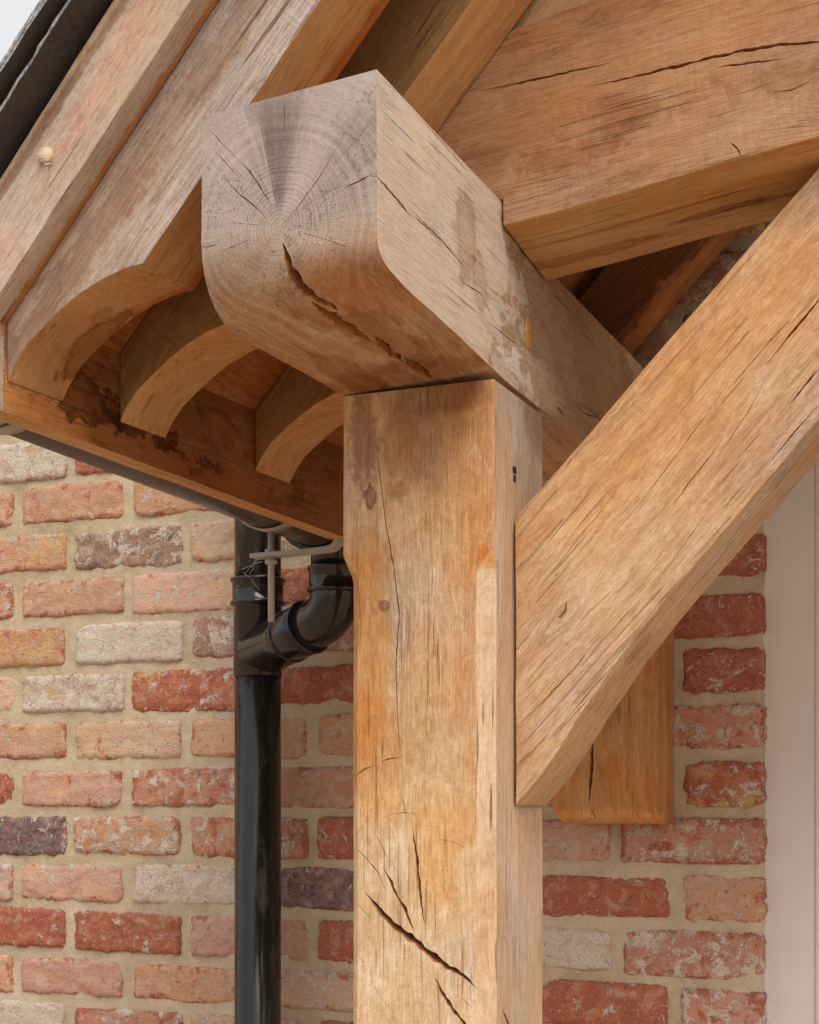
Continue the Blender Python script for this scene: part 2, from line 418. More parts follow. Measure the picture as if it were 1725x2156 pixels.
def box(name, a, c, mat, parent=None, bev=.0015, M=None):
    bm = bmesh.new()
    bmesh.ops.create_cube(bm, size=1.0)
    for v in bm.verts:
        v.co = Vector([a[i] if v.co[i] < 0 else c[i] for i in range(3)])
    if bev: bmesh.ops.bevel(bm, geom=bm.edges[:], offset=bev, segments=2, affect='EDGES', clamp_overlap=True)
    me = bpy.data.meshes.new(name); bm.to_mesh(me); bm.free()
    me.materials.append(mat)
    o = bpy.data.objects.new(name, me); COL.objects.link(o)
    if M is not None: o.matrix_world = M
    if parent: o.parent = parent; o.matrix_parent_inverse = parent.matrix_basis.inverted()
    return o
CRACKS = {
    'post': [
        ([(-0.6191,-0.74,1.5674),(-0.6089,-0.74,1.5557),(-0.5973,-0.74,1.5428),(-0.5829,-0.74,1.5314),(-0.5672,-0.74,1.5214),(-0.5559,-0.74,1.5126),(-0.5446,-0.74,1.5052),(-0.5334,-0.74,1.4979),(-0.5195,-0.74,1.492),(-0.5112,-0.74,1.4859),(-0.5057,-0.74,1.4797)], (0,-1,0), 0.00675, 0.030),
        ([(-0.6002,-0.74,1.5903),(-0.5915,-0.74,1.5772),(-0.5858,-0.74,1.5642),(-0.5772,-0.74,1.5512),(-0.5672,-0.74,1.5292)], (0,-1,0), 0.00266, 0.020),
        ([(-0.5693,-0.74,1.6288),(-0.5672,-0.74,1.6117),(-0.5644,-0.74,1.5974),(-0.5637,-0.74,1.5817),(-0.5608,-0.74,1.5621),(-0.5594,-0.74,1.5465),(-0.5566,-0.74,1.5374)], (0,-1,0), 0.00266, 0.020),
        ([(-0.6353,-0.74,1.663),(-0.6294,-0.74,1.6777),(-0.6191,-0.74,1.6849),(-0.6089,-0.74,1.6875)], (0,-1,0), 0.00102, 0.015),
        ([(-0.6017,-0.74,1.6907),(-0.5959,-0.74,1.6939),(-0.5829,-0.74,1.6951)], (0,-1,0), 0.00083, 0.012),
        ([(-0.6309,-0.74,1.6111),(-0.6177,-0.74,1.5993),(-0.606,-0.74,1.5862),(-0.5973,-0.74,1.5692)], (0,-1,0), 0.00089, 0.012),
        ([(-0.6089,-0.74,1.6232),(-0.6017,-0.74,1.6114),(-0.5959,-0.74,1.5996)], (0,-1,0), 0.00071, 0.012),
        ([(-0.5822,-0.74,1.6615),(-0.5779,-0.74,1.6497),(-0.5765,-0.74,1.6405),(-0.5765,-0.74,1.6287)], (0,-1,0), 0.00053, 0.010),
        ([(-0.5474,-0.74,1.4882),(-0.539,-0.74,1.473),(-0.5292,-0.74,1.4592),(-0.5167,-0.74,1.4461),(-0.507,-0.74,1.4333)], (0,-1,0), 0.00356, 0.020),
        ([(-0.5195,-0.74,1.47),(-0.5105,-0.74,1.4614)], (0,-1,0), 0.00053, 0.010),
        ([(-0.5959,-0.74,1.6405),(-0.5858,-0.74,1.6418),(-0.5772,-0.74,1.6432),(-0.5629,-0.74,1.6406)], (0,-1,0), 0.00042, 0.008),
        ([(-0.5418,-0.74,1.6179),(-0.5334,-0.74,1.6166),(-0.5264,-0.74,1.6147),(-0.5174,-0.74,1.6103)], (0,-1,0), 0.00036, 0.008),
        ([(-0.6309,-0.74,1.5578),(-0.622,-0.74,1.55),(-0.6147,-0.74,1.5423)], (0,-1,0), 0.00053, 0.010),
        ([(-0.6309,-0.74,1.5112),(-0.625,-0.74,1.5047),(-0.6177,-0.74,1.4957)], (0,-1,0), 0.00042, 0.010),
        ([(-0.6089,-0.74,1.7139),(-0.6031,-0.74,1.7026),(-0.5973,-0.74,1.6959)], (0,-1,0), 0.00030, 0.008),
        ([(-0.5467,-0.74,1.7005),(-0.5453,-0.74,1.6914),(-0.5474,-0.74,1.6771),(-0.5573,-0.74,1.6713)], (0,-1,0), 0.00024, 0.006),
        ([(-0.5951,-0.74,1.6405),(-0.5937,-0.74,1.6273)], (0,-1,0), 0.00030, 0.008),
        ([(-0.5915,-0.74,1.626),(-0.5858,-0.74,1.6129)], (0,-1,0), 0.00024, 0.006),
        ([(-0.593,-0.74,1.5996),(-0.5858,-0.74,1.5865)], (0,-1,0), 0.00036, 0.008),
        ([(-0.6294,-0.74,1.6297),(-0.6242,-0.74,1.6205)], (0,-1,0), 0.00042, 0.008),
        ([(-0.6147,-0.74,1.4892),(-0.6046,-0.74,1.4685),(-0.5887,-0.74,1.4521)], (0,-1,0), 0.00024, 0.006),
        ([(-0.6111,-0.74,2.0244),(-0.6036,-0.74,1.9648),(-0.5977,-0.74,1.9191),(-0.5888,-0.74,1.8733),(-0.5834,-0.74,1.8325),(-0.5868,-0.74,1.783),(-0.5848,-0.74,1.7244),(-0.5814,-0.74,1.6964),(-0.579,-0.74,1.6702)], (0,-1,0), 0.00102, 0.020),
        ([(-0.5741,-0.74,1.9623),(-0.5682,-0.74,1.917),(-0.5643,-0.74,1.8808)], (0,-1,0), 0.00027, 0.006),
        ([(-0.5546,-0.74,1.9518),(-0.5522,-0.74,1.9069),(-0.5488,-0.74,1.8576)], (0,-1,0), 0.00027, 0.006),
        ([(-0.488,-0.7168,1.5313),(-0.488,-0.7071,1.5214),(-0.488,-0.7012,1.5065)], (1,0,0), 0.00099, 0.012),
        ([(-0.488,-0.6853,1.4931),(-0.488,-0.6933,1.4781)], (1,0,0), 0.00050, 0.008),
        ([(-0.488,-0.7283,1.5322),(-0.488,-0.7245,1.5229)], (1,0,0), 0.00079, 0.010),
        ([(-0.488,-0.7168,1.4585),(-0.488,-0.7052,1.4466),(-0.488,-0.6933,1.4372)], (1,0,0), 0.00333, 0.015),
        ([(-0.488,-0.6772,1.483),(-0.488,-0.6608,1.4557)], (1,0,0), 0.00040, 0.006),
    ],
    'beam': [
        ([(-0.5691,-1.0017,2.0942),(-0.5673,-0.9991,2.0834),(-0.5659,-0.9956,2.0752),(-0.5641,-0.9929,2.0689),(-0.5628,-0.9866,2.0615),(-0.5602,-0.9802,2.055),(-0.5579,-0.9719,2.0502),(-0.5545,-0.963,2.0472),(-0.5515,-0.9506,2.0451),(-0.5528,-0.937,2.045)], [(0,-0.984,-0.181),(0,-0.932,-0.362),(0,-0.866,-0.5),(0,-0.803,-0.596),(0,-0.69,-0.724),(0,-0.565,-0.825),(0,-0.412,-0.911),(0,-0.247,-0.969),(0,-0.011,-1.0),(0,0,-1)], 0.00865, 0.060),
        ([(-0.5628,-0.9699,2.0491),(-0.5619,-0.9508,2.0451),(-0.5614,-0.9302,2.045),(-0.5607,-0.8952,2.045),(-0.5576,-0.8573,2.045)], [(0,-0.374,-0.927),(0,-0.015,-1.0),(0,0,-1),(0,0,-1),(0,0,-1)], 0.01199, 0.060),
        ([(-0.5494,-0.8723,2.045),(-0.5543,-0.8273,2.045),(-0.5545,-0.7976,2.045)], [(0,0,-1),(0,0,-1),(0,0,-1)], 0.01092, 0.060),
        ([(-0.5478,-0.8097,2.045),(-0.5494,-0.7723,2.045),(-0.5485,-0.7426,2.045)], [(0,0,-1),(0,0,-1),(0,0,-1)], 0.01146, 0.060),
        ([(-0.5493,-0.9552,2.0459),(-0.5503,-0.9255,2.045),(-0.5493,-0.9079,2.045)], [(0,-0.098,-0.995),(0,0,-1),(0,0,-1)], 0.00158, 0.010),
        ([(-0.6308,-1.003,2.176),(-0.6188,-1.003,2.1624),(-0.6069,-1.003,2.1489)], [(0,-1,0),(0,-1,0),(0,-1,0)], 0.00045, 0.006),
        ([(-0.6228,-1.003,2.1532),(-0.6095,-1.003,2.1389),(-0.5964,-1.003,2.1277),(-0.5833,-1.003,2.1142)], [(0,-1,0),(0,-1,0),(0,-1,0),(0,-1,0)], 0.00079, 0.012),
        ([(-0.6108,-1.003,2.1669),(-0.599,-1.003,2.1546),(-0.5898,-1.003,2.1405),(-0.582,-1.003,2.1278),(-0.5788,-1.003,2.1204)], [(0,-1,0),(0,-1,0),(0,-1,0),(0,-1,0),(0,-1,0)], 0.00090, 0.012),
        ([(-0.5717,-1.003,2.1056),(-0.5563,-1.003,2.1193),(-0.5385,-1.003,2.1381),(-0.5197,-1.003,2.1632)], [(0,-1,0),(0,-1,0),(0,-1,0),(0,-1,0)], 0.00056, 0.010),
        ([(-0.5385,-1.003,2.1222),(-0.526,-1.003,2.1282),(-0.5154,-1.003,2.131)], [(0,-1,0),(0,-1,0),(0,-1,0)], 0.00045, 0.006),
        ([(-0.5154,-1.003,2.1282),(-0.5036,-1.003,2.1312),(-0.4935,-1.003,2.1343),(-0.4901,-1.003,2.135)], [(0,-1,0),(0,-1,0),(0,-1,0),(0,-1,0)], 0.00124, 0.012),
        ([(-0.6426,-1.0023,2.0993),(-0.6297,-1.0025,2.1009)], [(0,-0.995,-0.096),(0,-0.998,-0.069)], 0.00068, 0.008),
        ([(-0.6234,-1.0018,2.095),(-0.5993,-1.0024,2.1001)], [(0,-0.986,-0.168),(0,-0.997,-0.083)], 0.00045, 0.006),
        ([(-0.5678,-1.003,2.2044),(-0.5681,-1.003,2.1884),(-0.5676,-1.003,2.1769)], [(0,-1,0),(0,-1,0),(0,-1,0)], 0.00068, 0.008),
        ([(-0.6361,-1.003,2.1944),(-0.6228,-1.003,2.1793),(-0.6108,-1.003,2.1669)], [(0,-1,0),(0,-1,0),(0,-1,0)], 0.00045, 0.006),
        ([(-0.6174,-1.003,2.117),(-0.6029,-1.003,2.1131),(-0.5872,-1.003,2.11)], [(0,-1,0),(0,-1,0),(0,-1,0)], 0.00034, 0.005),
        ([(-0.5516,-1.0022,2.0984),(-0.533,-1.0014,2.0914),(-0.5153,-0.9993,2.084)], [(0,-0.994,-0.111),(0,-0.974,-0.227),(0,-0.936,-0.353)], 0.00034, 0.005),
        ([(-0.488,-1.0076,2.133),(-0.488,-0.9774,2.1305),(-0.488,-0.9487,2.1271),(-0.488,-0.9309,2.1252)], (1,0,0), 0.00211, 0.012),
        ([(-0.488,-0.9309,2.1275),(-0.488,-0.9064,2.1278),(-0.488,-0.8793,2.1261)], (1,0,0), 0.00121, 0.010),
        ([(-0.488,-0.9384,2.1316),(-0.488,-0.8719,2.1282),(-0.488,-0.7985,2.1213)], (1,0,0), 0.00120, 0.008),
        ([(-0.488,-0.8276,2.1079),(-0.488,-0.7744,2.1117),(-0.488,-0.7302,2.0943)], (1,0,0), 0.00100, 0.008),
        ([(-0.488,-0.7495,2.0922),(-0.488,-0.7105,2.0922),(-0.488,-0.6625,2.0941)], (1,0,0), 0.00109, 0.008),
        ([(-0.488,-0.4906,2.0825),(-0.488,-0.4463,2.08),(-0.488,-0.3998,2.0869)], (1,0,0), 0.00152, 0.010),
        ([(-0.488,-0.5491,2.0635),(-0.488,-0.5245,2.0606)], (1,0,0), 0.00348, 0.010),
    ],
    'tie': [
        ([(-0.5075,-0.722,2.3209),(-0.4769,-0.722,2.322),(-0.4376,-0.722,2.3224),(-0.3812,-0.722,2.3238)], (0,-1,0), 0.00196, 0.012),
        ([(-0.4058,-0.722,2.3068),(-0.3702,-0.722,2.3067),(-0.3266,-0.722,2.3093),(-0.3053,-0.722,2.3101),(-0.2633,-0.722,2.312),(-0.2304,-0.722,2.3109),(-0.1972,-0.722,2.3069),(-0.1626,-0.722,2.3079)], (0,-1,0), 0.00266, 0.025),
        ([(-0.2862,-0.722,2.3017),(-0.2633,-0.722,2.3005),(-0.2263,-0.722,2.2981)], (0,-1,0), 0.00174, 0.010),
        ([(-0.2737,-0.722,2.2336),(-0.2664,-0.722,2.2261),(-0.2643,-0.722,2.2195)], (0,-1,0), 0.00130, 0.008),
        ([(-0.2365,-0.722,2.2707),(-0.2203,-0.722,2.2698),(-0.2042,-0.722,2.2747)], (0,-1,0), 0.00087, 0.006),
    ],
    'brace': [
        ([(-0.3908,-0.688,1.8992),(-0.357,-0.688,1.9363),(-0.3282,-0.688,1.972),(-0.302,-0.688,2.0052),(-0.2805,-0.688,2.0331)], (0,-1,0), 0.00061, 0.008),
        ([(-0.3326,-0.688,1.9257),(-0.3129,-0.688,1.9501),(-0.2912,-0.688,1.9741)], (0,-1,0), 0.00086, 0.010),
        ([(-0.2487,-0.688,2.0424),(-0.2278,-0.688,2.0675),(-0.2021,-0.688,2.0958),(-0.1767,-0.688,2.1237)], (0,-1,0), 0.00171, 0.015),
        ([(-0.2956,-0.688,1.9594),(-0.2656,-0.688,2.0016),(-0.2487,-0.688,2.0296)], (0,-1,0), 0.00061, 0.006),
        ([(-0.2466,-0.688,1.9552),(-0.2237,-0.688,1.9806),(-0.2021,-0.688,2.0037)], (0,-1,0), 0.00098, 0.010),
        ([(-0.4368,-0.688,1.8845),(-0.4022,-0.688,1.9222),(-0.3794,-0.688,1.9513)], (0,-1,0), 0.00037, 0.005),
        ([(-0.2278,-0.688,2.0063),(-0.2021,-0.688,2.0351)], (0,-1,0), 0.00147, 0.015),
        ([(-0.4415,-0.688,1.8266),(-0.4356,-0.688,1.833),(-0.4345,-0.688,1.8419)], (0,-1,0), 0.00122, 0.010),
        ([(-0.4391,-0.688,1.8254),(-0.4438,-0.688,1.8289)], (0,-1,0), 0.00098, 0.008),
        ([(-0.3459,-0.688,1.8569),(-0.302,-0.688,1.9147)], (0,-1,0), 0.00049, 0.006),
        ([(-0.3794,-0.688,1.8588),(-0.4113,-0.688,1.8318),(-0.4252,-0.688,1.8169)], (0,-1,0), 0.00037, 0.005),
        ([(-0.49,-0.688,1.7191),(-0.4579,-0.688,1.7477),(-0.4252,-0.688,1.7803),(-0.4022,-0.688,1.8083)], (0,-1,0), 0.00073, 0.010),
    ],
    'pad': [
        ([(-0.5835,-0.093,1.7385),(-0.5842,-0.093,1.7053),(-0.5868,-0.093,1.6736),(-0.5884,-0.093,1.6515)], (0,-1,0), 0.00406, 0.020),
        ([(-0.5851,-0.093,1.6451),(-0.577,-0.093,1.6262)], (0,-1,0), 0.00125, 0.006),
    ],
}

# ================================================================== SETTING
# ---- ground: pale stone paving in front of the house
def ground_mat():
    b = NB('pale paving')
    P = b.n('ShaderNodeNewGeometry').outputs['Position']
    v = b.add(b.mul(b.noise(P, 1.3, 4.0), .5), b.mul(b.noise(P, 60.0, 4.0, .6), .5))
    b.bump(b.noise(P, 90.0, 3.0), .002)
    return b.fin(b.ramp(v, [(.3, (.31, .215, .13)), (.55, (.42, .30, .19)), (.75, (.50, .38, .25))]), .85, .2)
g = mesh_obj('ground', [(-60, -60, 0), (60, -60, 0), (60, 60, 0), (-60, 60, 0)], [(0, 1, 2, 3)], ground_mat())
g['kind'] = 'structure'

# ---- brick wall: mortar body with every brick its own piece
def mortar_mat():
    b = NB('buff lime mortar')
    P = b.n('ShaderNodeNewGeometry').outputs['Position']
    v = b.add(b.mul(b.noise(P, 7.0, 3.0), .4), b.add(b.mul(b.noise(P, 55.0, 4.0, .6), .25), b.mul(b.noise(P, 420.0, 3.0, .7), .35)))
    col = b.ramp(v, [(.32, (.38, .295, .19)), (.5, (.575, .46, .312)), (.68, (.70, .595, .44))])
    wh = b.step(b.noise(b.vec('MULTIPLY', P, (14., 14., 30.)), 1.0, 5.0, .65), .54, .70, 0., .6)
    col = b.mix(wh, col, (.56, .52, .45))
    b.bump(b.add(b.mul(b.noise(P, 420.0, 4.0, .7), .9), b.noise(P, 90.0, 4.0)), .0026, 1.0)
    return b.fin(col, .92, .15)

def brick_mat():
    b = NB('reclaimed brick')
    P = b.n('ShaderNodeNewGeometry').outputs['Position']
    base = b.attr('base_colour', 'Color')
    lime, ochre, dark, red = b.attr('lime'), b.attr('ochre'), b.attr('soot'), b.attr('red')
    rim = b.n('ShaderNodeAttribute'); rim.attribute_name = 'rim'; rim = rim.outputs['Fac']
    n1 = b.noise(P, 26.0, 4.0, .6)
    n2 = b.noise(b.vec('MULTIPLY', P, (90., 90., 170.)), 1.0, 4.0, .65, .6)
    n3 = b.noise(P, 420.0, 3.0, .65)
    n4 = b.noise(b.vec('ADD', P, (4., 6., 1.)), 48.0, 6.0, .7, .7)
    crease = b.noise(b.vec('ADD', b.vec('MULTIPLY', P, (24., 24., 52.)), b.vec('MULTIPLY', b.noise(P, 26.0, 3.0, color=True), (1.8, 1.8, 1.8))), 1.0, 4.0, .6, .8)
    v = b.add(b.mul(n1, .25), b.add(b.mul(n2, .35), b.mul(n3, .40)))
    col = b.mix(b.step(v, .36, .50, .85, 0.), base, b.mix(1.0, base, (.70, .52, .46), 'MULTIPLY'))
    hue = b.noise(b.vec('ADD', P, (8., 8., 8.)), 17.0, 3.0, .6)
    col = b.mix(b.step(hue, .40, .66, 0., .6), col, b.mix(1.0, base, (1.06, .86, .62), 'MULTIPLY'))
    col = b.mix(b.step(hue, .56, .36, 0., .5), col, b.mix(1.0, base, (.92, .80, .80), 'MULTIPLY'))
    veil = b.step(n4, .46, .62, 0., .68)
    col = b.mix(veil, col, b.mix(.55, base, (.62, .47, .37)))
    def patch(off, sc, amount, base_t, gain, w, mx, grain=.22):
        n = b.add(b.noise(b.vec('ADD', P, off), sc, 6.0, .68, .6), b.mul(b.sub(n3, .5), grain))
        t = b.sub(base_t, b.mul(amount, gain))
        return b.step(n, t, b.add(t, w), 0., mx)
    rm = patch((1., 2., 3.), 34.0, b.add(red, b.mul(rim, .38)), .66, .32, .06, .88)
    col = b.mix(rm, col, b.mix(b.step(n3, .3, .7), (.29, .075, .045), (.47, .165, .105)))
    dm = patch((5., 1., 7.), 30.0, dark, .72, .36, .12, .9)
    col = b.mix(dm, col, b.mix(b.step(n2, .35, .65), (.10, .072, .075), (.24, .17, .155)))
    yo = patch((9., 4., 2.), 24.0, ochre, .70, .31, .09, .8)
    col = b.mix(yo, col, b.mix(b.step(n3, .3, .7), (.50, .285, .10), (.63, .45, .22)))
    lm = patch((2., 8., 4.), 40.0, lime, .675, .33, .06, .92, .30)
    col = b.mix(lm, col, b.mix(b.step(n3, .3, .68), (.50, .40, .315), (.70, .62, .53)))
    sm = patch((6., 3., 9.), 95.0, b.add(rim, .0), .66, .10, .05, .75, .3)
    col = b.mix(sm, col, (.62, .52, .42))
    pits = b.step(b.noise(b.vec('ADD', P, (3., 3., 3.)), 190.0, 2.0, .55), .66, .75)
    col = b.mix(b.mul(pits, .6), col, b.mix(1.0, col, (.42, .33, .30), 'MULTIPLY'))
    cr = b.mul(b.step(b.math('ABSOLUTE', b.sub(crease, .5)), .016, .003), b.step(n1, .46, .60))
    col = b.mix(b.mul(cr, .5), col, b.mix(1.0, col, (.5, .36, .32), 'MULTIPLY'))
    h = b.add(b.add(b.mul(crease, .55), b.mul(n2, .55)), b.add(b.mul(n3, .55), b.add(b.mul(pits, -.5), b.add(b.mul(lm, .16), b.mul(n4, .7)))))
    b.bump(h, .0034, 1.0)
    return b.fin(col, .9, .18)
M_MORTAR, M_BRICK = mortar_mat(), brick_mat()

JAMB = -.374
PITCH, Z0 = .0768, 1.678
ODD = [-1.95, -1.707, -1.4885, -1.27, -1.05, -.815, -.578, JAMB]
EVEN = [-1.86, -1.80, -1.592, -1.378, -1.16, -.94, -.70, -.494, JAMB]
# base colour, lime, ochre, soot, red
KIND = {
    'S': ((.56, .335, .235), .20, .08, 0, .12), 'P': ((.60, .405, .31), .38, .05, 0, .06), 'R': ((.43, .155, .095), .24, .06, .05, .58),
    'C': ((.62, .46, .365), .82, .08, 0, .14), 'O': ((.58, .335, .21), .30, .58, .03, .22), 'D': ((.24, .145, .13), .26, .05, .80, .10),
    'M': ((.54, .28, .195), .46, .12, .02, .34), 'E': ((.45, .16, .095), .36, .46, .02, .55), 'B': ((.36, .22, .185), .50, .0, .55, .12),
    'Q': ((.56, .335, .235), .22, .26, 0, .14),
}
ROWS = {   # rows seen in the photograph, brick by brick from the left
    8: '.CPMSRSS', 7: '.CRMSRS', 6: '.SQOMSRS', 5: '.OBPRRR', 4: '.MQPRSRR', 3: '.OCBMRR', 2: '.PCERSRR', 1: '.SPSSQM', 0: '.RSMSSSE',
    -1: '.DMMRPM', -2: '.PPCDSRS', -3: '.RRSRCM', -4: '.OSQPPRM', -5: '.CMPRRS', -6: '.PSRPSMR',
}
rnd = random.Random(11)
def kind_at(row, i):
    s = ROWS.get(row)
    if s and i < len(s) and s[i] != '.': return s[i]
    return rnd.choice('SSPPRMQCOMSD')

def brick_mesh(w, h, seed, nx, nz, rough=1.0, depth=.05):
    V, F, RIM = [], [], []
    s = Vector((seed * 7.13, seed * 1.7, seed * .37))
    rc = .003 + .009 * abs(noise.noise(s + Vector((5, 5, 5))))
    tilt = noise.noise(s * 3) * .0025
    ca, cb2 = math.copysign(1, noise.noise(s * 5 + Vector((.3, 0, 0)))), math.copysign(1, noise.noise(s * 5 + Vector((0, .7, 0))))
    chip = max(0.0, noise.noise(s * 9 + Vector((.1, .2, .5))) * 1.6) * .022
    def outline(u, v, x, z):
        # ragged arrises and worn corners
        ex = noise.noise(Vector((0, 0, z * 70)) + s + Vector((math.copysign(3, u), 0, 0))) * .0022 + noise.noise(Vector((0, 0, z * 260)) + s) * .0019
        ez = noise.noise(Vector((x * 45, 0, 0)) + s + Vector((0, math.copysign(4, v), 0))) * .0015 + noise.noise(Vector((x * 16, 0, 0)) + s * 2 + Vector((0, math.copysign(4, v), 0))) * .0018 + noise.noise(Vector((x * 190, 3, 0)) + s + Vector((0, math.copysign(4, v), 0))) * .0022
        kx = abs(u) ** 3; kz = abs(v) ** 3
        c = (abs(u) ** 10) * (abs(v) ** 10)
        cw = max(0.0, u * ca) ** 9 * max(0.0, v * cb2) ** 3 * chip
        x -= ca * cw * .7; z -= cb2 * cw * .55
        return x + ex * rough * kx - math.copysign(rc * c * .6, u), z + ez * rough * kz - math.copysign(rc * c * .6, v)
    us = [-1 + 2 * i / nx for i in range(nx + 1)]; vs = [-1 + 2 * j / nz for j in range(nz + 1)]
    us = [math.copysign(1 - (1 - abs(u)) ** 1.25, u) for u in us]; vs = [math.copysign(1 - (1 - abs(v)) ** 1.25, v) for v in vs]
    for v in vs:
        for u in us:
            x, z = outline(u, v, u * w / 2, v * h / 2)
            p = Vector((x, 0, z))
            q = Vector((x * 24, 0, z * 40)) + s
            rel = noise.noise(q) * .0022 + abs(noise.noise(q * 2.3 + Vector((0, 2, 0)))) * .0020 + noise.noise(Vector((x * 130, 0, z * 190)) + s) * .0009
            sp = noise.noise(Vector((x * 17, 0, z * 26)) + s * 2.7) + .35 * noise.noise(Vector((x * 90, 0, z * 110)) + s)
            if sp > .30: rel += min(.0021, (sp - .30) * .016)
            dx = w / 2 * (1 - abs(u)); dz = h / 2 * (1 - abs(v)); d = min(dx, dz)
            edge = max(0.0, 1 - d / .0065) ** 2 * .0042
            V.append((x, rel * rough + edge + tilt * u, z)); RIM.append(max(0.0, 1 - d / .013))
    W = nx + 1
    for j in range(nz):
        for i in range(nx):
            a = j * W + i
            F.append((a, a + 1, a + W + 1, a + W))
    ring = [i for i in range(W)] + [j * W + nx for j in range(1, nz + 1)] + [nz * W + i for i in range(nx - 1, -1, -1)] + [j * W for j in range(nz - 1, 0, -1)]
    b0 = len(V)
    for i in ring: V.append((V[i][0], depth, V[i][2])); RIM.append(1.0)
    n = len(ring)
    for k in range(n):
        k2 = (k + 1) % n
        F.append((ring[k2], ring[k], b0 + k, b0 + k2))
    return V, F, RIM
def add_rim(o, rim):
    a = o.data.attributes.new('rim', 'FLOAT', 'POINT'); a.data.foreach_set('value', rim)

# mortar bed: recessed, slightly wavy sheet with thickness and a returned jamb edge
WT, WB = 2.565, 0.0
def mortar_body():
    V, F = [], []
    xs = [-4.2, -3.2, -2.4] + [-2.0 + (2.0 + JAMB) * i / 260 for i in range(261)]
    zs = [0.0, .6, 1.1] + [1.2 + (WT - 1.2) * j / 210 for j in range(211)]
    W = len(xs)
    for z in zs:
        for x in xs:
            y = .0052 + noise.noise(Vector((x * 22, 1.5, z * 30))) * .0030 + noise.noise(Vector((x * 120, 1.5, z * 120))) * .0014
            xx = x
            if x > JAMB - .004:
                xx = JAMB - .0035 + noise.noise(Vector((3, 1, z * 60))) * .004 + noise.noise(Vector((3, 1, z * 200))) * .002
                y += .002
            V.append((xx, y, z))
    for j in range(len(zs) - 1):
        for i in range(W - 1):
            a = j * W + i
            F.append((a, a + 1, a + W + 1, a + W))
    # return into the reveal, wall back and top
    b0 = len(V)
    for j in range(len(zs)): V.append((V[j * W + W - 1][0], .20, zs[j]))
    for j in range(len(zs) - 1): F.append((j * W + W - 1, b0 + j, b0 + j + 1, (j + 1) * W + W - 1))
    t = len(V)
    V += [(-4.2, .20, 0), (-4.2, .20, WT), (JAMB, .20, WT)]
    top = [(len(zs) - 1) * W + i for i in range(W)]
    F.append(tuple(top + [b0 + len(zs) - 1, t + 1]))
    F.append((t, 0, (len(zs) - 1) * W, t + 1)) if False else None
    return V, [f for f in F if f]
mv, mf = mortar_body()
wall = mesh_obj('brick_wall', mv, mf, M_MORTAR, smooth=True)
tag(wall, 'reclaimed red and cream brick house wall with wide buff mortar joints behind the porch', 'wall')
wall['kind'] = 'thing'

def set_kind(o, k):
    c, l, oc, d, r = KIND[k]
    j = rnd.uniform
    f = j(.9, 1.1)
    o['base_colour'] = [c[0] * f, c[1] * f * j(.93, 1.07), c[2] * f * j(.9, 1.1)]
    o['lime'] = max(0., l + j(-.08, .08)); o['ochre'] = max(0., oc + j(-.06, .06)); o['soot'] = max(0., d + j(-.05, .03)); o['red'] = max(0., r + j(-.08, .08))

bid = 0
for row in range(-6, 12):
    joints = ODD if row % 2 else EVEN
    zc = Z0 + PITCH * row
    for i in range(len(joints) - 1):
        a, c = joints[i], joints[i + 1]
        jl = rnd.uniform(.0068, .0115); jr = rnd.uniform(.0068, .0115)
        if c == JAMB: jr = rnd.uniform(-.001, .002)
        if a < -1.85: jl = .006
        w = (c - jr) - (a + jl); x = (c - jr + a + jl) / 2
        if w < .04: continue
        h = .0612 + rnd.uniform(-.0042, .0036)
        seen = row >= -6 and row <= 8
        nx = max(10, int(w / (.0046 if seen else .012))); nz = 15 if seen else 6
        V, F, RM = brick_mesh(w, h, bid + 1.37, nx, nz, rnd.choice((.7, .9, 1.0, 1.25, 1.5)))
        o = mesh_obj('brick', V, F, M_BRICK, None, smooth=True); add_rim(o, RM)
        o.location = (x, rnd.uniform(-.0022, .0014), zc + rnd.uniform(-.0018, .0018))
        o.rotation_euler = (0, rnd.gauss(0, .006), 0)
        o.parent = wall
        set_kind(o, kind_at(row, i))
        bid += 1
# courses outside the photograph: one joined part
def far_courses():
    V, F = [], []
    for row in range(-21, 12):
        low = row < -6
        zc = Z0 + PITCH * row
        if zc < .03: continue
        off = 0.0 if row % 2 else .11
        x = -4.15 + off
        xe = JAMB + .001 if low else -1.98
        while x < xe - .03:
            e = min(x + .205, xe)
            n = len(V)
            V += [(x, .001, zc - .030), (e, .001, zc - .030), (e, .001, zc + .030), (x, .001, zc + .030), (x, .04, zc - .030), (e, .04, zc - .030), (e, .04, zc + .030), (x, .04, zc + .030)]
            F += [(n, n + 1, n + 2, n + 3), (n, n + 4, n + 5, n + 1), (n + 1, n + 5, n + 6, n + 2), (n + 2, n + 6, n + 7, n + 3), (n + 3, n + 7, n + 4, n)]
            x = e + .018
    return V, F
fv, ff = far_courses()
fc = mesh_obj('brick_courses', fv, ff, M_BRICK, wall)
set_kind(fc, 'M'); fc['kind'] = 'stuff'

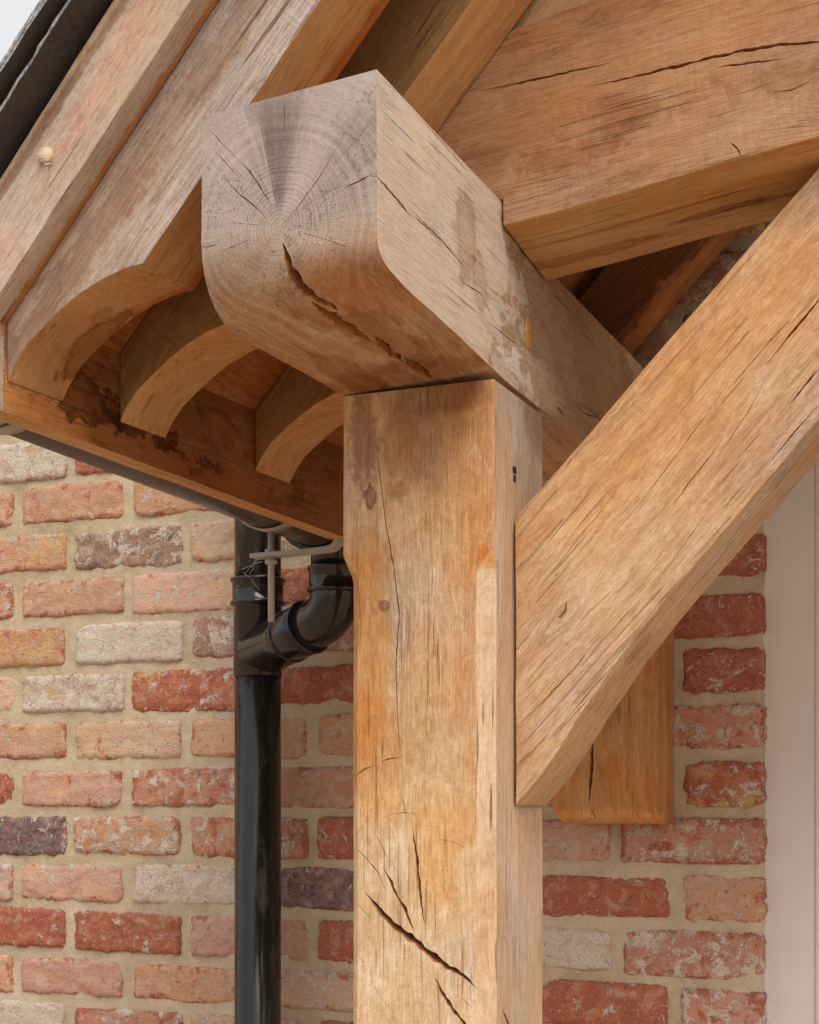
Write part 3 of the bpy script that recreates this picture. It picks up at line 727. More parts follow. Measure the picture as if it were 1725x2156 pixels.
# gable brickwork over the door, in the dark under the porch roof
lin = empty('brick_gable', (0, 0, 2.2))
tag(lin, 'shaded brickwork above the white door frame, glimpsed under the porch roof', 'wall')
gv = [(JAMB + .003, .006, 2.21), (1.3, .006, 2.21), (1.3, .006, 3.3), (JAMB + .003, .006, 3.3), (JAMB + .003, .2, 2.21), (1.3, .2, 2.21), (1.3, .2, 3.3), (JAMB + .003, .2, 3.3)]
mesh_obj('mortar_bed', gv, [(0, 1, 2, 3), (0, 4, 5, 1), (1, 5, 6, 2), (3, 2, 6, 7), (4, 0, 3, 7)], M_MORTAR, lin)
for row in range(7, 15):
    x = JAMB + .006 + (.0 if row % 2 else .105)
    if row % 2 == 0:
        pass
    while x < .35:
        w = .205
        V, F, RM = brick_mesh(w, .060, bid + 1.37, 14, 6); bid += 1
        o = mesh_obj('brick', V, F, M_BRICK, None, smooth=True); add_rim(o, RM)
        o.location = (x + w / 2, 0, Z0 + PITCH * row + (.03 if row == 7 else 0)); o.parent = lin; o.matrix_parent_inverse = lin.matrix_basis.inverted()
        set_kind(o, kind_at(row + 40, 0)); x += w + .019

# ---- white door frame and door
def paint_mat(name, c, rough):
    b = NB(name)
    P = b.n('ShaderNodeNewGeometry').outputs['Position']
    d = b.step(b.noise(P, 14.0, 5.0, .6), .45, .8, 0., .35)
    b.bump(b.noise(b.vec('MULTIPLY', P, (160., 160., 12.)), 1.0, 3.0), .0004, .5)
    return b.fin(b.mix(d, c, tuple(x * .86 for x in c)), rough, .35)
M_WHITE = paint_mat('white paint', (.71, .67, .635), .42)
M_DOOR = paint_mat('door paint', (.74, .66, .62), .35)
fr = empty('door_frame', (JAMB, .03, 0)); tag(fr, 'plain white painted door frame butted against the ragged brick jamb', 'door frame')
box('jamb', (JAMB - .010, .026, 0), (-.312, .115, 2.16), M_WHITE, fr, .002)
box('jamb', (-.3117, .0295, 0), (-.286, .115, 2.16), M_WHITE, fr, .002)
box('head', (JAMB - .010, .026, 2.162), (.60, .115, 2.208), M_WHITE, fr, .002)
box('jamb', (.535, .028, 0), (.60, .115, 2.16), M_WHITE, fr, .002)
dr = box('front_door', (-.283, .052, .02), (.532, .096, 2.155), M_DOOR, None, .002)
tag(dr, 'pale painted front door just showing at the edge beside the white frame', 'door')
for z0_, z1_ in ((.2, .95), (1.1, 1.95)):
    box('door_panel', (-.16, .046, z0_), (.41, .0515, z1_), M_DOOR, dr, .002)
# brickwork the other side of the door
rw = box('brick_pier', (.602, .004, 0), (1.3, .2, 2.208), M_MORTAR, None, 0)
tag(rw, 'brick wall on the far side of the front door', 'wall')

# ================================================================== OAK FRAME
TAN = 1.1127
B = math.atan(TAN)
U = Vector((math.cos(B), 0, math.sin(B))); NRM = Vector((-math.sin(B), 0, math.cos(B)))
def P3(pts, y): return [(x, y, z) for x, z in pts]
def skew(y): return .06 * (y + .963)

# ---- post: stop-chamfered, checked and split
Mp = frame((-.564, -.665, 1.2), (0, 0, 1), (0, 1, 0))
def post_bm(bm):
    zs = [0.0, .4, .8, 1.1, 1.3] + [1.3 + .008 * i for i in range(1, 70)] + [1.8645, 1.870, 1.876, 1.882, 1.886, 1.890, 1.8925] + [1.90 + .0085 * i for i in range(0, 17)] + [2.0405, 2.0438]
    zs = sorted(z for z in set(zs) if z <= 2.0438)
    prev = None
    for z in zs:
        k = min(1.0, max(0.0, (1.893 - z) / .030)); k = k * k * (3 - 2 * k)
        cf = .0018 + .0125 * k; cb = .004
        lx = .0075 * k
        x0, x1, y0, y1 = -.6425 + lx, -.488, -.740, -.590
        pts = [(x0, y0 + cf * .55), (x0 + cf * .55, y0), (x1 - cf * 1.2, y0), (x1, y0 + cf * .5), (x1, y1 - cb * 2), (x1 - cb, y1), (x0 + cb, y1), (x0, y1 - cb)]
        ring = [bm.verts.new((x, y, z)) for x, y in pts]
        if prev:
            for i in range(8):
                j = (i + 1) % 8
                bm.faces.new((prev[i], prev[j], ring[j], ring[i]))
        else: bm.faces.new(ring[::-1])
        prev = ring
    bm.faces.new(prev)
def L(M, p): return tuple(M.inverted() @ Vector(p))
DARKW = (.26, .15, .085)
PURP, UMB, RUST = (.50, .36, .34), (.40, .27, .18), (.62, .36, .20)
m_post = wood('oak post', mid=(.54, .315, .145), pale=(.70, .51, .32), dark=(.30, .145, .062), grey=.34, grey_col=(.55, .455, .38), orange=.65, stain=.10, pith=(.02, .01), ring=.12, saw=.15, fibre=.42, fig=.75, seed=1.1,
    spots=[(L(Mp, (-.565, -.74, 1.50)), (.20, .1, .12), (1.18, 1.42, 1.75), .9, .6), (L(Mp, (-.622, -.74, 2.00)), (.05, .05, .014), PURP, .75, .7), (L(Mp, (-.565, -.74, 1.99)), (.035, .05, .035), PURP, .55, .9), (L(Mp, (-.55, -.74, 2.035)), (.018, .05, .05), UMB, .6, .8),
           (L(Mp, (-.500, -.72, 2.02)), (.03, .05, .03), PURP, .25, .9), (L(Mp, (-.614, -.74, 1.945)), (.010, .03, .007), (.22, .15, .14), .9, .5), (L(Mp, (-.585, -.74, 1.948)), (.009, .03, .012), PURP, .5, .8),
           (L(Mp, (-.615, -.74, 1.80)), (.10, .06, .022), (1.0, .78, .48), .9, .9), (L(Mp, (-.61, -.74, 1.70)), (.07, .06, .035), (1.05, .76, .44), .7, .8), (L(Mp, (-.545, -.74, 1.60)), (.06, .06, .03), (1.0, .75, .45), .7, .9),
           
           (L(Mp, (-.4955, -.737, 1.53)), (.33, .014, .0095), (1.14, 1.2, 1.26), .9, .3), (L(Mp, (-.598, -.74, 1.840)), (.006, .03, .006), (.3, .2, .2), .9, .5), (L(Mp, (-.4965, -.737, 1.882)), (.008, .012, .007), (1.0, .68, .36), .9, .4)])
post = timber('oak_post', None, None, Mp, m_post, step=10, amp=.0008, sharp=13, cracks=[CRACKS['post']], seed=1.0, pre=post_bm)
m_ps = wood('oak post side', mid=(.52, .345, .215), pale=(.67, .52, .39), dark=(.28, .16, .09), grey=.50, grey_col=(.55, .46, .39), orange=.25, stain=.08, pith=(.03, .02), ring=.12, saw=.14, fibre=.42, fig=.45, seed=21.,
    spots=[(L(Mp, (-.488, -.62, 2.03)), (.03, .03, .05), UMB, .5, .8)])
reface(post, m_ps, lambda n, c: n.x > .93)
m_pc = wood('post chamfer', mid=(.62, .43, .265), pale=(.74, .58, .42), dark=(.37, .20, .10), grey=.1, orange=.5, stain=.05, pith=(.03, .02), ring=.1, saw=.3, fibre=.3, fig=1.0, seed=22., hair=.7,
    spots=[(L(Mp, (-.4965, -.737, 1.880)), (.012, .02, .02), (.97, .68, .36), .9, .5), (L(Mp, (-.4965, -.737, 1.56)), (.012, .02, .02), (1., .78, .56), .45, 1.0), (L(Mp, (-.4965, -.737, 1.51)), (.02, .02, .02), (1., .78, .56), .45, 1.0)])
reface(post, m_pc, lambda n, c: .16 < n.x < .93 and n.y < -.3 and c.z < 1.8935)
tag(post, 'upright square oak post with split, checked face standing under the curved beam end', 'post')
M_INK = NB('black ink').fin((.03, .03, .035), .6, .2)
box('ink_mark', (-.4880, -.6880, 1.9680), (-.4868, -.6800, 1.9738), M_INK, post, 0)
box('ink_mark', (-.4880, -.6865, 1.9600), (-.4868, -.6815, 1.9655), M_INK, post, 0)

# ---- wall plate with the rounded nose
YF = -1.003
prof = [(YF, 2.208), (YF, 2.105), (-1.0017, 2.090), (-.9975, 2.0765), (-.9905, 2.0655), (-.981, 2.0565), (-.970, 2.0500), (-.959, 2.0465), (-.945, 2.0455), (-.70, 2.0455), (-.012, 2.0455), (-.012, 2.190), (-.70, 2.190), (-.70, 2.208)]
# the right-hand side: the underside winds upwards towards the nose and breaks with a tighter curve
prof_r = [(YF, 2.208), (YF, 2.0935), (-1.0022, 2.0850), (-.9995, 2.0785), (-.9950, 2.0740), (-.9880, 2.0710), (-.979, 2.0690), (-.966, 2.0672), (-.945, 2.0645), (-.70, 2.0500), (-.012, 2.0455), (-.012, 2.190), (-.70, 2.190), (-.70, 2.208)]
def plate_side(x, dz): return [(x, y, z + (dz if z > 2.15 else 0)) for y, z in (prof_r if x > -.5 else prof)]
Mb = frame((-.5655, YF, 2.106), (0, 1, 0), (-1, 0, 0))
pith_b = (L(Mb, (-.5725, 0, 2.1061))[1], L(Mb, (0, 0, 2.1061))[2])
m_beam = wood('oak beam', mid=(.45, .265, .145), pale=(.60, .435, .31), dark=(.20, .095, .045), grey=.45, grey_col=(.50, .415, .35), orange=.4, stain=.35, pith=pith_b, ring=.28, saw=.06, fibre=.45, seed=0.0,
    end_grey=(.040, -.055, .022, .95), hair=.12, pores=.15,
    spots=[(L(Mb, (-.54, -.86, 2.046)), (.08, .03, .02), UMB, .55, .5), (L(Mb, (-.61, -.80, 2.046)), (.07, .02, .02), UMB, .6, .5), (L(Mb, (-.56, -.77, 2.046)), (.03, .10, .02), RUST, .6, .7),
           (L(Mb, (-.53, -.95, 2.05)), (.07, .06, .03), (1.0, .74, .48), .6, .9)])
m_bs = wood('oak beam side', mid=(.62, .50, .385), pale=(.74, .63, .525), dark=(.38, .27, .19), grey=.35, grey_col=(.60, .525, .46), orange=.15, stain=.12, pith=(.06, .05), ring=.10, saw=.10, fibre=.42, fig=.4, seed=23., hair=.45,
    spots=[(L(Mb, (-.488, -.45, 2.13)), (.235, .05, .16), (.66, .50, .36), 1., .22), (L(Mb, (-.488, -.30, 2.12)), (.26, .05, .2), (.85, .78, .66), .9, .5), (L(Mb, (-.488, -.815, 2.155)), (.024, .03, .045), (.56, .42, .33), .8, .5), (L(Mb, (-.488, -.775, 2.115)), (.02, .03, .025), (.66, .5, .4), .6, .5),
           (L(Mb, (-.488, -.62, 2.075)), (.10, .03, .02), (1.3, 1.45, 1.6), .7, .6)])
rb = lambda co: co.x > -.4885 and co.z < 2.068 and co.y > -.97
beam = timber('wall_plate_beam', plate_side(-.488, .0065), plate_side(-.643, -.0025), Mb, m_beam, bevel=.0024, cracks=[CRACKS['beam']], arris=[(rb, .0045)], seed=2.0, sharp=20, step=.010, amp=.0010)
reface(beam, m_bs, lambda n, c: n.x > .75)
tag(beam, 'heavy oak beam with rounded projecting end grain nose resting on the post', 'beam')
m_fresh = wood('fresh peg', mid=(.58, .30, .10), pale=(.68, .40, .17), dark=(.36, .14, .045), grey=0, orange=.6, seed=9.)
pg = collar('peg', (-.4930, -.640, 2.114), (1, 0, 0), [(0, .0001), (0, .0135), (.0055, .0130), (.0065, .0110), (.0065, .0001)], m_fresh, beam, 20)
pg.scale = (1, .8, 1.25); pg.location = (0, -.640 * .2, 2.114 * -.25)

# ---- tie beam, cambered
bot = [(-.4858, 2.1912), (-.4206, 2.198), (-.3537, 2.2067), (-.2893, 2.2152), (-.197, 2.2258), (-.05, 2.239), (.09, 2.243), (.30, 2.236), (.52, 2.216), (.665, 2.1912)]
tie_f = bot + [(.665, 2.30), (.60, 2.372), (.09, 2.43), (-.12, 2.414), (-.4002, 2.3848), (-.52, 2.366), (-.60, 2.335), (-.60, 2.2165), (-.4858, 2.2165)]
Mt = frame((-.49, -.656, 2.29), (1, 0, .10), (0, 1, 0))
m_tie = wood('oak tie', mid=(.44, .235, .12), pale=(.56, .355, .21), dark=(.19, .085, .04), grey=.22, grey_col=(.36, .265, .205), orange=.45, stain=.30, pith=(.03, -.03), ring=.16, saw=.30, fibre=.5, fig=.5, seed=3.3,
    knots=[(*L(Mt, (-.165, -.722, 2.262)), .022)],
    spots=[(L(Mt, (-.43, -.722, 2.245)), (.05, .02, .012), RUST, .6, .5), (L(Mt, (-.37, -.722, 2.275)), (.03, .02, .02), RUST, .4, .7), (L(Mt, (-.43, -.75, 2.20)), (.05, .02, .03), RUST, .3, .8)])
tie = timber('tie_beam', P3(tie_f, -.722), [(x, -.592, z - (.011 if z < 2.25 and -.49 < x < .67 and z != 2.2165 else 0)) for x, z in tie_f], Mt, m_tie, cracks=[CRACKS['tie']], seed=3.0, step=.014, amp=.0010)
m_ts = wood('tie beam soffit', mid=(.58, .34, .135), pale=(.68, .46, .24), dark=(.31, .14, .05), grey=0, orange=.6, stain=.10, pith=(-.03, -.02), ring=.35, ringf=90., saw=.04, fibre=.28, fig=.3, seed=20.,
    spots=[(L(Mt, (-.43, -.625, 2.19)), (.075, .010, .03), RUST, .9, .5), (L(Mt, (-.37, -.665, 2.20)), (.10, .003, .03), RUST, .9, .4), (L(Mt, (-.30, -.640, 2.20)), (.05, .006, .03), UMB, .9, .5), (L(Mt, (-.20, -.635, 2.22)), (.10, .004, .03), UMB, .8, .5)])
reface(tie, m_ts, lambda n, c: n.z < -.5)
tag(tie, 'long cambered oak tie beam split along its face, crossing at the upper right', 'beam')

# ---- principal rafter over the tie
pr_f = [(-.575, 2.350), (-.385, 2.3835), (.05, 2.8675), (.05, 3.06), (-.575, 2.366)]
Mpr = frame((-.4, -.655, 2.5), U, (0, 1, 0))
m_pr = wood('pale principal', mid=(.52, .33, .18), pale=(.64, .46, .29), dark=(.28, .14, .07), grey=.1, orange=.3, stain=.05, ring=.3, ringf=110., saw=.05, fibre=.3, seed=16.)
pr = timber('principal_rafter', P3(pr_f, -.712), P3(pr_f, -.604), Mpr, m_pr, seed=16.0, step=.02)
tag(pr, 'pale planed principal rafter standing on top of the tie beam at the upper edge', 'rafter')

# ---- diagonal brace
bl = [(-.4853, 1.6490), (-.4578, 1.6800), (-.439, 1.7065), (-.4204, 1.7352), (-.400, 1.7630), (-.3797, 1.7915), (-.34, 1.838), (-.2019, 1.9905), (-.085, 2.119), (.018, 2.2345)]
br_f = bl + [(-.182, 2.2245), (-.2019, 2.2135), (-.4853, 1.9243)]
Mr = frame((-.4853, -.64, 1.79), (1, 0, 1.06), (0, 1, 0))
m_brace = wood('oak brace', mid=(.575, .355, .19), pale=(.71, .525, .35), dark=(.32, .17, .082), grey=.36, grey_col=(.57, .465, .40), orange=.25, stain=.06, pith=(-.10, .03), ring=.22, ringf=160., saw=.10, fibre=.45, fig=.85, seed=4.7,
    knots=[(*L(Mr, (-.4375, -.688, 1.831)), .010), (*L(Mr, (-.4438, -.688, 1.8677)), .0022)],
    spots=[(L(Mr, (-.36, -.688, 1.84)), (.35, .02, .022), (.94, .88, .88), .7, .7), (L(Mr, (-.372, -.655, 1.80)), (.016, .014, .012), (.62, .40, .26), .5, .5), (L(Mr, (-.33, -.688, 2.02)), (.2, .02, .05), (1.05, .86, .62), .7, .9)])
brace = timber('diagonal_brace', P3(br_f, -.688), P3(br_f, -.594), Mr, m_brace, cracks=[CRACKS['brace']], seed=4.0, step=.012, amp=.0009)
tag(brace, 'broad diagonal oak brace with a small knot, rising from the post to the tie beam', 'brace')

# ---- short wall post against the brickwork
pad_f = [(-.628, 1.6245), (-.4949, 1.6245), (-.4949, 2.044), (-.6425, 2.044), (-.6425, 1.652)]
Mw = frame((-.57, -.05, 1.8), (0, 0, 1), (0, 1, 0))
m_pad = wood('oak wall post', mid=(.48, .24, .09), pale=(.60, .35, .155), dark=(.25, .105, .038), grey=.05, orange=.75, stain=.05, pith=(.02, .0), ring=.3, ringf=140., saw=.12, fibre=.45, fig=.5, seed=5.2,
    knots=[(*L(Mw, (-.585, -.093, 1.681)), .0028)],
    spots=[(L(Mw, (-.56, -.090, 1.630)), (.013, .03, .12), (1.22, 1.25, 1.3), .9, .3), (L(Mw, (-.555, -.093, 1.70)), (.02, .03, .012), (1.0, .7, .4), .7, .5)])
bb = lambda co: co.y < -.092 and co.z < 1.6255
rr_ = lambda co: co.y < -.092 and co.x > -.4955
pad = timber('wall_post', P3(pad_f, -.093), P3(pad_f, .001), Mw, m_pad, bevel=.003, cracks=[CRACKS['pad']], arris=[(bb, .017)], seed=5.0, step=.012, amp=.0009)
tag(pad, 'short orange oak wall post with a vertical split, fixed to the bricks behind the brace', 'post')

# ---- deep rafter against the wall
wr_f = [(-.640, 2.192), (-.598, 2.200), (.06, 2.858), (.06, 3.02), (-.640, 2.262)]
Mq = frame((-.5, -.09, 2.3), U, (0, 1, 0))
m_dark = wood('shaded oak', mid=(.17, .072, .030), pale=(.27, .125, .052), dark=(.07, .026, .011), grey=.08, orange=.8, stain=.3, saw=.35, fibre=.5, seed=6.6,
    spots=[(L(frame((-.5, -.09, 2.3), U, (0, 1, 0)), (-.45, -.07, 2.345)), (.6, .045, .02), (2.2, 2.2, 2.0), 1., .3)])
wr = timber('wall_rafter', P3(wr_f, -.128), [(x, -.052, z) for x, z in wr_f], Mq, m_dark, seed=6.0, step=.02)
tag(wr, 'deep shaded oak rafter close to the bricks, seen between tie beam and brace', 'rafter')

# ---- common rafters with scooped tails
tail = [(-.8660, 2.0258), (-.8584, 2.0400), (-.8456, 2.0557), (-.8279, 2.0695), (-.8103, 2.0818), (-.7904, 2.0935), (-.7659, 2.1035), (-.7418, 2.1098), (-.7251, 2.1112)]
notch = [(-.6550, 2.1892), (-.6550, 2.2155), (-.633, 2.2155)]
upper = [(.05, 2.9735), (.05, 3.1136)]
top = [(-.8660, 2.0943)]
def rafter(front_y, t, cut, mat, label, seed, under=None, ks=1.0):
    sx = skew(front_y) * ks
    lowp = [(x + sx, z) for x, z in tail]
    mid_ = notch if cut else [(-.70 + sx, 2.1112 + TAN * .0251)]
    f = lowp + mid_ + [(x + sx, z) for x, z in upper + top]
    M = frame((-.725, front_y + t / 2, 2.15), U, (0, 1, 0))
    o = timber('common_rafter', P3(f, front_y), P3([(x + (.06 * t if (x, z) not in notch else 0), z) for x, z in f], front_y + t), M, mat, bevel=.0016, seed=seed, step=.012, amp=.0008)
    if under: reface(o, under, lambda n, c: n.y > -.6)
    return tag(o, label, 'rafter', 'oak rafters with scooped tails')
Mraf = frame((-.725, -.9255, 2.15), U, (0, 1, 0))
m_r1 = wood('weathered rafter', mid=(.42, .295, .21), pale=(.58, .465, .38), dark=(.19, .115, .075), grey=.72, grey_col=(.47, .395, .355), orange=.3, stain=.40, pith=(.12, .02), ring=.12, saw=.45, fibre=.6, fig=.3, seed=7.7, hair=.8,
    spots=[(L(Mraf, (-.76, -.915, 2.09)), (.16, .030, .10), (1.5, 1.2, .78), 1., .25), (L(Mraf, (-.72, -.963, 2.20)), (.5, .03, .014), (.66, .52, .44), .75, .6), (L(Mraf, (-.82, -.91, 2.075)), (.03, .02, .03), UMB, .95, .35), (L(Mraf, (-.835, -.885, 2.06)), (.03, .025, .03), UMB, .95, .3), (L(Mraf, (-.80, -.93, 2.09)), (.02, .014, .03), UMB, .7, .4),
           (L(Mraf, (-.70, -.963, 2.13)), (.3, .03, .014), (1.12, 1.1, 1.12), .7, .7), (L(Mraf, (-.55, -.885, 2.31)), (.5, .014, .02), (.85, .5, .26), .8, .6), (L(Mraf, (-.654, -.92, 2.203)), (.02, .045, .02), (1.5, 1.0, .5), .9, .4)])
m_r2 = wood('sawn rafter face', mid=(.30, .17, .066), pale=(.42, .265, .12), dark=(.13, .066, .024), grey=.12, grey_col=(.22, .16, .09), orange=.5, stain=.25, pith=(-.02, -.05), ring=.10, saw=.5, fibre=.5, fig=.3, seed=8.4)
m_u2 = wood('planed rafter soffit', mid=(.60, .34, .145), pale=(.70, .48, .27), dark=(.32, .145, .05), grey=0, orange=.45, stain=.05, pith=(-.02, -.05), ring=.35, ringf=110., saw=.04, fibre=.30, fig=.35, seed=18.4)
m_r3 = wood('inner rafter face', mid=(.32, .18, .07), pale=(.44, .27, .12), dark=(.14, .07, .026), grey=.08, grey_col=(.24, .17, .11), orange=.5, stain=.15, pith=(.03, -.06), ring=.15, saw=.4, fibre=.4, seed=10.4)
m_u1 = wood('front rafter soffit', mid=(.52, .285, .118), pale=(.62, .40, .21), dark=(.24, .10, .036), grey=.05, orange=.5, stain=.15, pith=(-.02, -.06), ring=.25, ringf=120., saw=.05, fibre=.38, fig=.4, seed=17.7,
    spots=[(L(Mraf, (-.845, -.93, 2.065)), (.05, .05, .05), (.86, .80, .78), .8, .8), (L(Mraf, (-.822, -.900, 2.075)), (.042, .017, .05), (.45, .30, .19), 1., .35), (L(Mraf, (-.80, -.918, 2.09)), (.014, .008, .03), (.6, .42, .3), .7, .5), (L(Mraf, (-.55, -.887, 2.31)), (.5, .014, .03), (.85, .5, .26), .9, .6), (L(Mraf, (-.654, -.92, 2.203)), (.02, .06, .02), (1.5, 1.1, .6), .9, .4)])
rafter(-.963, .077, True, m_r1, 'weathered grey-brown front rafter notched over the beam, its scooped tail stained dark', 7.0, m_u1)
rafter(-.800, .076, False, m_r2, 'middle orange oak rafter with pale scooped tail, left of the beam', 8.0, m_u2)
rafter(-.553, .076, False, m_r3, 'inner oak rafter whose scooped tail runs behind the post', 9.0, m_u2)

# ---- bargeboard with a foot and one peg
bar_f = [(-.8675, 1.9985), (-.8675, 2.0755), (.05, 3.0965), (.05, 3.196), (-1.02, 2.0055), (-1.02, 1.9985)]
Mg = frame((-.80, -.978, 2.2), U, (0, 1, 0))
PINK = (1.10, .74, .66)
m_barge = wood('bargeboard oak', mid=(.50, .365, .265), pale=(.62, .50, .40), dark=(.27, .17, .11), grey=.45, grey_col=(.52, .43, .37), orange=.2, stain=.10, pith=(.14, .05), ring=.08, saw=.12, fibre=.42, fig=.75, seed=11.9, hair=.5,
    spots=[(L(Mg, (-.80, -.993, 2.235)), (.5, .03, .0045), (.56, .42, .35), .8, .7), (L(Mg, (-.80, -.993, 2.252)), (.5, .03, .010), (.90, .70, .55), .6, .6),
           (L(Mg, (-.795, -.993, 2.205)), (.014, .02, .008), PINK, .35, 1.0), (L(Mg, (-.72, -.993, 2.29)), (.05, .02, .016), PINK, .35, 1.0), (L(Mg, (-.845, -.993, 2.13)), (.03, .02, .02), PINK, .35, 1.0), (L(Mg, (-.76, -.993, 2.235)), (.03, .02, .012), PINK, .35, 1.0),
           (L(Mg, (-.72, -.966, 2.24)), (.5, .006, .01), (.95, .52, .22), .9, .5)])
barge = timber('bargeboard', P3(bar_f, -.993), P3(bar_f, -.9645), Mg, m_barge, bevel=.0016, seed=11.0, step=.012, amp=.0008)
tag(barge, 'pale pinkish oak bargeboard with a round peg, sloping up along the roof edge', 'board')
m_peg = wood('pale peg', mid=(.64, .50, .36), pale=(.72, .60, .46), dark=(.45, .30, .18), grey=0, orange=.05, ring=.05, hair=.1, seed=13.)
collar('peg', (-.8023, -.985, 2.2033), (.12, -1, .05), [(0, .0070), (.0110, .0069), (.0118, .0064), (.0119, .0001)], m_peg, barge, 22)
tube('splinter', [(-.7975, -.993, 2.1965), (-.797, -1.001, 2.1925), (-.7955, -1.003, 2.1915)], [.0012, .0009, .0003], m_peg, barge, 6)

# ---- fascia along the eaves
y0, y1 = -.9640, -.006
xa, xb = -.8672, -.8672 + .06 * (y1 - y0)
zt = 2.128
fas_in = [(xa, y0, 1.9985), (xb, y1, 1.975), (xb, y1, zt + .012), (xa, y0, zt - .018)]
fas_out = [(x - .0235, y, z) for x, y, z in fas_in]
Mf = frame((xa, y0, 2.04), (xb - xa, y1 - y0, -.0235), (-1, 0, 0))
DARKW = (.26, .15, .085)
m_fas = wood('stained fascia oak', mid=(.29, .115, .034), pale=(.42, .205, .075), dark=(.12, .042, .012), grey=0, orange=.7, stain=.5, pith=(.05, .04), ring=.10, saw=.12, fibre=.4, seed=14.1,
    spots=[(L(Mf, (xa, -.84, 2.035)), (.065, .02, .022), DARKW, 1., .22), (L(Mf, (xa, -.76, 2.028)), (.075, .02, .017), DARKW, .95, .22), (L(Mf, (xa, -.66, 2.015)), (.10, .02, .012), DARKW, .8, .2), (L(Mf, (xa, -.60, 2.045)), (.13, .02, .03), (.55, .36, .22), .8, .4),
           (L(Mf, (xa, -.45, 2.02)), (.10, .02, .012), DARKW, .7, .2), (L(Mf, (xa, -.92, 2.02)), (.07, .03, .05), (1.5, 1.65, 1.8), 1., .6)])  # last spot paints light falling on the board's front end
fas = timber('fascia_board', fas_in, fas_out, Mf, m_fas, bevel=.0015, seed=14.0, step=.016, amp=.0006)
m_fe = wood('lit fascia edge', mid=(.52, .31, .145), pale=(.62, .42, .23), dark=(.30, .15, .06), grey=.1, orange=.5, stain=.05, saw=.05, fibre=.35, seed=19.)  # bottom edge coloured paler, light from the ground painted in
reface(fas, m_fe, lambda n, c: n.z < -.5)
tag(fas, 'long oak fascia board along the eaves with dark water stains behind the rafter tails', 'board')

# ================================================================== ROOF COVERING
m_board = wood('roof boarding', mid=(.38, .155, .048), pale=(.52, .25, .09), dark=(.16, .055, .018), grey=0, orange=.9, stain=.2, saw=.4, fibre=.75, seed=15.)
rb_ = empty('roof_boarding', (-.85, -.96, 2.1)); tag(rb_, 'orange rough-sawn roof boards lying over the rafters, seen from below', 'roof')
off0 = .0955
k = 0
u = -.012
while True:
    w = .098
    a = Vector((-.8660, 0, 2.0285 - .0672)) + NRM * off0 + U * u
    # underside line: x = -.866 -> z from rafter top
    base = Vector((-.8660 , 0, 2.0957)) + U * u
    if base.x > .04: break
    e = base + U * w
    y_0, y_1 = -.9625, -.004
    V = []
    for yy in (y_0, y_1):
        s = skew(yy)
        for p in (base, e, e + NRM * .018, base + NRM * .018): V.append((p.x + s, yy, p.z))
    M = frame((base.x, -.5, base.z), (0, 1, 0), -U)
    mesh_obj('board', V, [(0, 1, 2, 3), (7, 6, 5, 4), (0, 4, 5, 1), (1, 5, 6, 2), (2, 6, 7, 3), (3, 7, 4, 0)], m_board, rb_, M=M)
    u += w + .0006
# the other roof slope, unseen beyond the ridge, added to shade the porch
rp = empty('roof_slope', (.09, -.5, 3.15)); tag(rp, 'unseen far slope of the porch roof beyond the ridge, shading the inside', 'roof')
ridge = Vector((.062, 0, 3.125)); dn = Vector((U.x, 0, -U.z)); n2 = Vector((-NRM.x, 0, NRM.z))
V = [tuple(ridge + dn * a + n2 * c + Vector((0, y, 0))) for y in (-.985, -.004) for a, c in ((0, 0), (1.38, 0), (1.38, .07), (0, .07))]
mesh_obj('boards', V, [(0, 1, 2, 3), (7, 6, 5, 4), (0, 4, 5, 1), (1, 5, 6, 2), (2, 6, 7, 3), (3, 7, 4, 0)], m_board, rp)

# slates
def slate_mat():
    b = NB('slate')
    P = b.n('ShaderNodeNewGeometry').outputs['Position']
    v = b.add(b.mul(b.noise(P, 12.0, 4.0), .5), b.mul(b.noise(P, 160.0, 4.0, .6), .5))
    col = b.ramp(v, [(.3, (.035, .030, .028)), (.6, (.075, .064, .058)), (.8, (.12, .105, .095))])
    b.bump(v, .0012, .8)
    return b.fin(col, .7, .3)
def slate_edge_mat():
    b = NB('broken slate edge')
    P = b.n('ShaderNodeNewGeometry').outputs['Position']
    return b.fin(b.ramp(b.noise(P, 240.0, 3.0), [(.35, (.14, .135, .135)), (.65, (.42, .41, .41))]), .85, .2)
M_SLATE, M_SLEDGE = slate_mat(), slate_edge_mat()
sl = empty('slate_roof', (-.9, -1.0, 2.2)); tag(sl, 'dark slate roof edge in two broken-edged layers over the bargeboard', 'roof')
def slate(u0, length, ya, yb, n0, th, seed, tilt=0.0, chip=.0022):
    """A slate lying on the slope; verge edge at ya is dressed ragged and bevelled."""
    o0 = Vector((-.8660, 0, 2.0285 - .0672 + .0)) # foot of the rafter line at its tail
    o0 = Vector((-.8660, 0, 1.9544))
    m = 26
    V, F = [], []
    for i in range(m + 1):
        uu = u0 + length * i / m
        nn = n0 + tilt * (1 - i / m)
        j = noise.noise(Vector((uu * 70, seed, 0))) * chip + noise.noise(Vector((uu * 260, seed, 3))) * chip * .7
        j2 = noise.noise(Vector((uu * 90, seed + 7, 0))) * chip
        p = o0 + U * uu
        for (yy, nv) in ((ya + j, nn), (ya + .0035 + j * .6 + j2, nn + th), (yb, nn + th), (yb, nn)):
            q = p + NRM * nv; V.append((q.x, yy, q.z))
    for i in range(m):
        a = i * 4
        F += [(a, a + 4, a + 5, a + 1), (a + 1, a + 5, a + 6, a + 2), (a + 2, a + 6, a + 7, a + 3), (a + 3, a + 7, a + 4, a)]
    F += [(0, 1, 2, 3), (m * 4 + 3, m * 4 + 2, m * 4 + 1, m * 4)]
    o = mesh_obj('slate', V, F, [M_SLATE, M_SLEDGE], sl)
    for i in range(m): o.data.polygons[i * 4].material_index = 1
    return o
